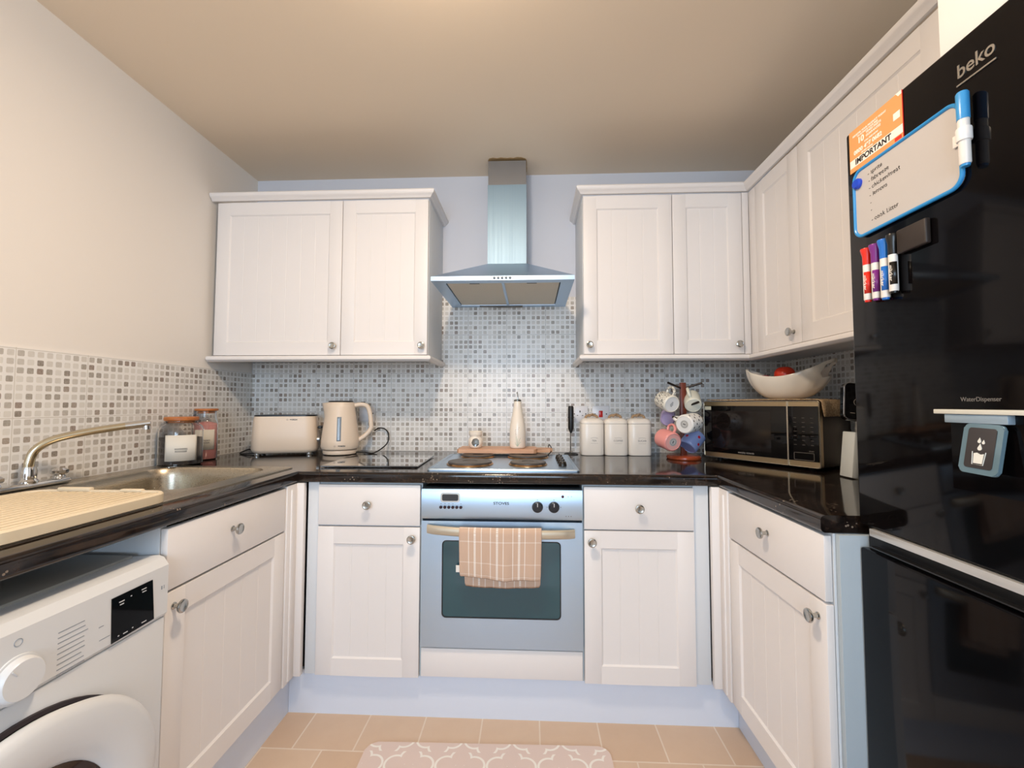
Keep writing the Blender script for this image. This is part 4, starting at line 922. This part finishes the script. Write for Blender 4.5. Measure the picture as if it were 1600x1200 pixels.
# door
DY, DZ = -1.607, .365; FDm = left_plane(WX-.004, DY, DZ) if 0 else frame((WX-.004, DY, DZ), (0, 1, 0), (0, 0, 1), (1, 0, 0))
bm = B(); lathe(bm, [(.262, 0), (.262, .006), (.255, .008), (.245, .004), (.20, .002), (0, .002)], n=64); xf(bm, FDm); ob('door_seal', bm, mat('seal_dark', '241A1E', .5), t)
bm = B(); lathe(bm, [(.235, .004), (.254, .010), (.257, .020), (.252, .030), (.240, .035), (.215, .036), (.190, .033), (.172, .027), (.163, .018), (.160, .008), (.20, .004)], n=72)
for v_ in bm.verts:          # flattened grip lobe towards the upper right
    a = math.atan2(v_.co.y, v_.co.x); rr = math.hypot(v_.co.x, v_.co.y); k = max(0, 1-((a-.62)/.62)**2) if abs(a-.62) < .62 else 0
    if rr > .22: v_.co.x *= 1+.035*k; v_.co.y *= 1+.035*k; v_.co.z += .004*k
xf(bm, FDm); dm = ob('machine_door', bm, M_wm, t, 50)
bm = B(); lathe(bm, [(.163, .008), (.162, .0175), (.140, .010), (.10, .003), (0, -.001)], n=56); xf(bm, FDm); ob('door_glass', bm, mat('porthole_glass', '1C0F12', .06), dm)

# ================================================================= FRIDGE
XF, fy0, fy1, FZ = 2.2902, -1.885, -1.2885, 1.8015
M_fr = mat('fridge_black', '090708', .07, Specular_IOR_Level=.16); g = G(M_fr); v, s_ = g.co(); g.bump(g.noise(v, 5, 2), .012, .003)
t = thing('fridge_freezer', 'tall glossy black fridge freezer with water dispenser on the right', 'fridge', (2.58, -1.59, 0))
bm = B(); box(bm, XF+.055, 2.86, fy0+.003, fy1-.002, .02, FZ-.004, .004); ob('cabinet_body', bm, mat('fridge_side', '121112', .3), t)
bm = B(); box(bm, XF, XF+.052, fy0, fy1, .8965, FZ, .005, 3); ud = ob('fridge_door', bm, M_fr, t)
bm = B(); box(bm, XF, XF+.052, fy0, fy1, .055, .845, .005, 3); ld = ob('freezer_door', bm, M_fr, t)
bm = B(); box(bm, XF+.018, XF+.052, fy0+.004, fy1-.004, .846, .896); ob('handle_recess', bm, mat('recess_black', '070607', .5), t)
bm = B(); box(bm, XF-.006, XF+.012, fy0+.004, -1.325, .8795, .8955, .0015); ob('silver_handle_strip', bm, mat('strip_silver', 'D2D2D0', .3, .5), ud)
bm = B(); box(bm, XF-.003, XF+.012, fy0+.004, -1.320, .853, .856, .001); ob('grip_edge', bm, mat('grip_dark', '3A3A3C', .25, .7), ld)
PF = right_plane(XF, 0, 0)
M_logo = mat('badge_silver', 'B9B4AC', .3, .9)
text('brand_badge', 'beko', .034, PF @ Matrix.Translation((1.585, 1.7445, 0)), M_logo, ud, ext=.0012, bold=.0004, sx=.92)
bm = B(); box(bm, 1.553, 1.617, 1.7205, 1.7232, 0, .0018); xf(bm, PF); ob('badge_underline', bm, M_logo, ud)
# dispenser
text('dispenser_word', 'WaterDispenser', .0105, PF @ Matrix.Translation((1.566, 1.1755, 0)), mat('print_faint', '77726C', .5), ud, sx=.92)
bm = B(); box(bm, 1.515, 1.76, 1.02, 1.149, .0, .0012); xf(bm, PF); dsp = ob('dispenser_recess', bm, M_fr, ud)
bm = B(); box(bm, 1.499, 1.78, 1.1505, 1.1585, 0, .016, .0012); xf(bm, PF); ob('dispenser_ledge', bm, mat('ledge_pale', 'D6D6CC', .35), ud)
bm = B(); box(bm, 1.516, 1.618, 1.1355, 1.1502, .001, .013, .0012); xf(bm, PF); ob('dispenser_nozzle', bm, mat('nozzle_blue_grey', '9FB3C2', .25, .3), ud)
ML = PF @ Matrix.Translation((1.582, 1.135, .010)) @ Matrix.Rotation(-.03, 4, 'Z') @ Matrix.Rotation(-.16, 4, 'X')
bm = B(); poly(bm, [(x, y, -.004) for x, y in rrect(.062, .082, .008, 5, 0, -.041)], (0, 0, .006)); bmesh.ops.bevel(bm, geom=[e for e in bm.edges if abs(e.verts[0].co.z-e.verts[1].co.z) < 1e-5], offset=.0015, segments=2, affect='EDGES'); xf(bm, ML); lv_ = ob('dispenser_lever', bm, mat('lever_glass', '6E8894', .08, .2), ud)
bm = B(); poly(bm, [(x, y, .0022) for x, y in rrect(.044, .066, .005, 5, 0, -.040)], (0, 0, .0006)); xf(bm, ML); ob('lever_face', bm, mat('lever_face_dark', '3C3838', .12), lv_)
bm = B()
tube(bm, [ML @ Vector((x, y, .0032)) for x, y in ((-.0105, -.046), (-.0085, -.067), (.0085, -.067), (.0105, -.046))], .0006, 5)
poly(bm, [ML @ Vector((x, y, .0028)) for x, y in ((-.0080, -.049), (-.003, -.0475), (.003, -.050), (.0080, -.0485), (.0070, -.0650), (-.0070, -.0650))], ML.to_3x3() @ Vector((0, 0, .0006)))
for dx, dy, s in ((0, -.039, 1.25), (-.002, -.028, 1), (.0045, -.030, .8)):
    dp = [(0, .0052*s)]+[(.0027*s*math.cos(a), -.0010*s+.0027*s*math.sin(a)) for a in [pi*.12-pi*1.24*k/9 for k in range(10)]]
    poly(bm, [ML @ Vector((dx+x, dy+y, .0028)) for x, y in dp], ML.to_3x3() @ Vector((0, 0, .0006)))
ob('water_symbol', bm, mat('symbol_white', 'E2E4DE', .5), lv_)
# energy sticker (orange notice)
t = thing('warranty_notice', 'orange notice headed IMPORTANT stuck to the top corner of the fridge', 'notice', (XF, -1.375, 1.70))
PN = right_plane(XF-.0003, 0, 0)
M_or = mat('notice_orange', 'DC9C5E', .6); M_pw = mat('print_cream', 'F6EBDD', .6); M_pk = mat('print_black', '1E1A18', .6)
bm = B(); box(bm, 1.3005, 1.4445, 1.7015, 1.7995, 0, .0006); xf(bm, PN); nt = ob('paper', bm, M_or, t)
bm = B(); box(bm, 1.3015, 1.4435, 1.7125, 1.7305, .0006, .0008); xf(bm, PN); ob('white_band', bm, mat('band_white', 'EFE9E0', .6), t)
bm = B(); box(bm, 1.4438, 1.4450, 1.7015, 1.7995, -.0002, .0009); xf(bm, PN); ob('red_edge', bm, mat('edge_red', 'D8281C', .5), t)
def nt_t(s, sz, x, z, m=M_pw, b=.0002, sx=1, al='LEFT'): text('printed_words', s, sz, PN @ Matrix.Translation((x, z, .0008)), m, t, ext=.0002, bold=b, align=al, sx=sx)
def nt_text(s, sz, x, z, m=M_pw, b=.0002, w=None):
    cu_w = None
    o = text('printed_words', s, sz, PN @ Matrix.Translation((x, z, .0008)), m, t, ext=.0002, bold=b, align='LEFT')
    return o
nt_text('IMPORTANT', .0175, 1.317, 1.7213, M_pk, .0006)
nt_text('0800 497 0682', .0130, 1.314, 1.7435, M_pw, .0004)
nt_text('CALL FREE NOW', .0050, 1.345, 1.7545)
nt_text('10', .0185, 1.326, 1.7655, M_pw, .0006)
nt_text('YEARS PARTS', .0070, 1.350, 1.7715); nt_text('GUARANTEE', .0070, 1.350, 1.7640)
nt_text('REGISTER YOUR PRODUCT TODAY', .0058, 1.312, 1.7835); nt_text('TO ACTIVATE YOUR FREE', .0050, 1.325, 1.7775)
nt_text('OR VISIT ONLINE', .0042, 1.335, 1.7345)
bm = B(); box(bm, 1.422, 1.438, 1.703+.045, 1.703+.060, .0006, .0009); xf(bm, PN); ob('white_square', bm, mat('band_white', 'EFE9E0', .6), t)
bm = B(); box(bm, 1.424, 1.440, 1.7035, 1.7105, .0006, .0010); xf(bm, PN); ob('red_logo_patch', bm, mat('logo_red', 'D8281C', .5), t)
bm = B(); poly(bm, [(1.4300, 1.7995, .0007), (1.4437, 1.7995, .0007), (1.4437, 1.7925, .0007), (1.436, 1.7915, .0007)], (0, 0, .0006)); xf(bm, PN); ob('folded_corner', bm, M_pw, t)
# whiteboard
t = thing('whiteboard', 'small magnetic whiteboard with blue frame and shopping list on the fridge', 'whiteboard', (XF, -1.43, 1.54))
wc, wz, ww, wh = 1.4380, 1.6190, .248, .156
bm = B(); poly(bm, [(x, y, 0) for x, y in rrect(ww-.004, wh-.004, .022, 6, wc, wz)], (0, 0, .0045)); xf(bm, PN); ob('board_face', bm, mat('board_white', 'BFBAB6', .4), t)
bm = B(); tube(bm, [PN @ Vector((x, y, .0045)) for x, y in rrect(ww-.005, wh-.005, .022, 8, wc, wz)], .0036, 10, True); ob('blue_frame', bm, mat('frame_blue', '2E8FD0', .3), t)
HAND = ['- sprite', '- fabreeze', '- chicken/meat', '- lemons', '-', '-', '- cook Litter']
for k, s in enumerate(HAND):
    z = 1.6730-.0165*k-(.006 if k == 6 else 0); o = text('written_line', s, .0135 if k < 4 or k == 6 else .012, PN @ Matrix.Translation((1.356+.001*k, z, .0047)) @ Matrix.Rotation(.05, 4, 'Z'), M_pk, t, ext=.0001, align='LEFT')
    for v_ in o.data.vertices: v_.co.z += .0006*math.sin(v_.co.y*900); v_.co.y += .0005*math.sin(v_.co.z*1400)+.12*0
bm = B(); lathe(bm, [(.0115, .0045), (.0115, .009), (.009, .0125), (0, .0135)], (1.3290, 1.6655, 0), n=28); xf(bm, PN)
solo('round_magnet', bm, mat('magnet_blue', '2048C8', .2), 'round blue magnet on the left edge of the whiteboard', 'magnet', (XF-.007, -1.3290, 1.6655))
def marker(x, ztop, zbot, cap_col, label, capw, caph, ink, tip=True, cone=True, wd=None, dpt=.010):
    t = thing('marker_pen', label, 'marker pen', (XF-dpt, -x, zbot)); r = .0078
    c = (XF-dpt, -x)
    bm = B(); lathe(bm, [(r*.9, zbot+.004), (r, zbot+.006), (r, ztop-caph), (0, ztop-caph)], (*c, 0), n=24); bar = ob('barrel', bm, mat('pen_white', 'E9E4DE', .35), t)
    bm = B(); lathe(bm, [(r*.75, zbot), (r*.85, zbot+.0045), (0, zbot+.0045)], (*c, 0), n=20); ob('end_plug', bm, mat(ink, cap_col, .3), t)
    bm = B()
    if capw: # cap flares into a flat wide top
        prof = [(r*1.02, ztop-caph), (r*1.05, ztop-caph*.45), (r*1.35, ztop-caph*.20), (capw, ztop-.002), (capw*.96, ztop), (0, ztop)]
        lathe(bm, prof, (*c, 0), n=24)
    else: lathe(bm, [(r*1.1, ztop-caph), (r*1.12, ztop-.003), (r*.9, ztop), (0, ztop)], (*c, 0), n=24)
    ob('cap', bm, mat(ink, cap_col, .3), t)
    if wd:
        H_ = ztop-caph-zbot; z0_, z1_ = zbot+H_*.22, zbot+H_*.80
        bm = B(); rr = r+.0003; cols = []
        for k in range(9): a = pi*1.02+pi*.52*k/8; cols.append([bm.verts.new((c[0]+rr*math.cos(a), c[1]+rr*math.sin(a), z)) for z in (z0_, z1_)])
        for a, b in zip(cols, cols[1:]): bm.faces.new((a[0], b[0], b[1], a[1]))
        o = ob('barrel_label', bm, mat(ink, cap_col, .3), t, 60); md = o.modifiers.new('thickness', 'SOLIDIFY'); md.thickness = .0005; md.offset = 0
        text('label_words', 'marker', .0085, frame((c[0]-rr*.93-.0009, c[1]-rr*.42, (z0_+z1_)/2), (0, 0, -1), (-.42, .0-.9, 0) if 0 else (.42*-1*-1, -.90, 0), (-.9, -.42, 0)), mat('print_cream', 'F6EBDD', .6), t, sx=1.3)
marker(1.3520, 1.5075, 1.390, 'E03020', 'red-capped marker pen hanging on the fridge, leftmost of the four', .0115, .036, 'ink_red', wd=1)
marker(1.3750, 1.5085, 1.388, '7A2A80', 'purple-capped marker pen hanging on the fridge between red and blue', .0115, .040, 'ink_purple', wd=1)
marker(1.3980, 1.5100, 1.384, '2470C8', 'blue-capped marker pen hanging on the fridge below the whiteboard', .0115, .040, 'ink_blue', wd=1)
marker(1.4190, 1.5130, 1.392, '15120F', 'black-capped marker pen hanging on the fridge next to the eraser', .0105, .042, 'ink_black', wd=1)
marker(1.5740, 1.6970, 1.568, '3C94D0', 'light blue marker pen clipped to the right edge of the whiteboard', 0, .048, 'ink_light_blue', dpt=.0135)
bm = B(); box(bm, 1.5485, 1.567, 1.613, 1.634, .0055, .0085, .001); lathe(bm, [(.0098, 0), (.0104, .002), (.0104, .020), (.0098, .022)], (1.5740, 1.612, .0132), (0, 1, 0), 24); xf(bm, PN)
solo('pen_clip', bm, mat('clip_white', 'EEEAE6', .35), 'white plastic pen clip on the right edge of the whiteboard', 'clip', (XF-.012, -1.555, 1.612))
bm = B(); box(bm, 1.4290, 1.494, 1.468, 1.516, .0, .011, .003, 3); xf(bm, PN); solo('board_eraser', bm, mat('eraser_brown', '2A211C', .55), 'dark board eraser stuck to the fridge under the whiteboard', 'eraser', (XF-.013, -1.45, 1.468))
# box on top of the fridge
t = thing('storage_box', 'white lidded box with a peach patch on top of the fridge', 'box', (2.45, -1.66, FZ))
M_bx = mat('box_white', 'F2F2EF', .5)
bm = B(); box(bm, 2.312, 2.60, -1.86, -1.500, FZ+.001, 2.10, .003); ob('box_body', bm, M_bx, t)
bm = B(); box(bm, 2.304, 2.608, -1.868, -1.492, 2.04, 2.17, .004); ob('box_lid', bm, M_bx, t)
bm = B(); box(bm, 2.3108, 2.3120, -1.80, -1.640, FZ+.02, 1.98); ob('peach_patch', bm, mat('patch_peach', 'F0BFA0', .5), t)

# ================================================================= FLOOR MAT
def rug_mat():
    m = mat('rug_pattern', 'E3CBBE', .85); g = G(m); v, s = g.co()
    P_ = .165; row = g.mt('FLOOR', g.mt('DIVIDE', s[1], P_*.62)); fv = g.mt('SUBTRACT', g.mt('FRACT', g.mt('DIVIDE', s[1], P_*.62)), .5)
    u = g.mt('ADD', g.mt('DIVIDE', s[0], P_), g.mt('MULTIPLY', g.mt('MODULO', g.mt('ADD', row, 40), 2), .5)); fu = g.mt('SUBTRACT', g.mt('FRACT', u), .5)
    fy = g.mt('MULTIPLY', fv, .62); d = None
    for cx, cy in ((.27, 0), (-.27, 0), (0, .17), (0, -.17)):
        q = g.mt('SQRT', g.mt('ADD', g.mt('POWER', g.mt('ABSOLUTE', g.mt('SUBTRACT', fu, cx)), 2), g.mt('POWER', g.mt('ABSOLUTE', g.mt('SUBTRACT', fy, cy)), 2)))
        d = q if d is None else g.mt('MINIMUM', d, q)
    ln_ = g.mt('LESS_THAN', g.mt('ABSOLUTE', g.mt('SUBTRACT', d, .205)), .022)
    g.col(g.mix(ln_, 'D8C6BF', 'EAE6E0')); g.bump(g.noise(v, 320, 2), .4, .001); return m
bm = B(); poly(bm, [(x, y, .0005) for x, y in rrect(.82, 1.1, .035, 6)], (0, 0, .009)); bmesh.ops.bevel(bm, geom=[e for e in bm.edges if e.verts[0].co.z > .005 and e.verts[1].co.z > .005], offset=.003, segments=2, affect='EDGES')
o = solo('floor_mat', bm, rug_mat(), 'pale pink floor mat with white trellis pattern in front of the oven', 'mat', (0, 0, 0)); o.location = (1.408, -1.350, 0); o.rotation_euler = (0, 0, .02)

# ================================================================= CEILING LAMP (just above the frame)
t = thing('ceiling_lamp', 'round opal ceiling lamp over the middle of the kitchen', 'lamp', (LAMP[0], LAMP[1], ZC))
bm = B(); lathe(bm, [(.06, ZC-.001), (.06, ZC-.02), (.012, ZC-.03), (.008, ZC-.06), (0, ZC-.06)], (LAMP[0], LAMP[1], 0), n=32); ob('ceiling_rose', bm, M_wall, t)
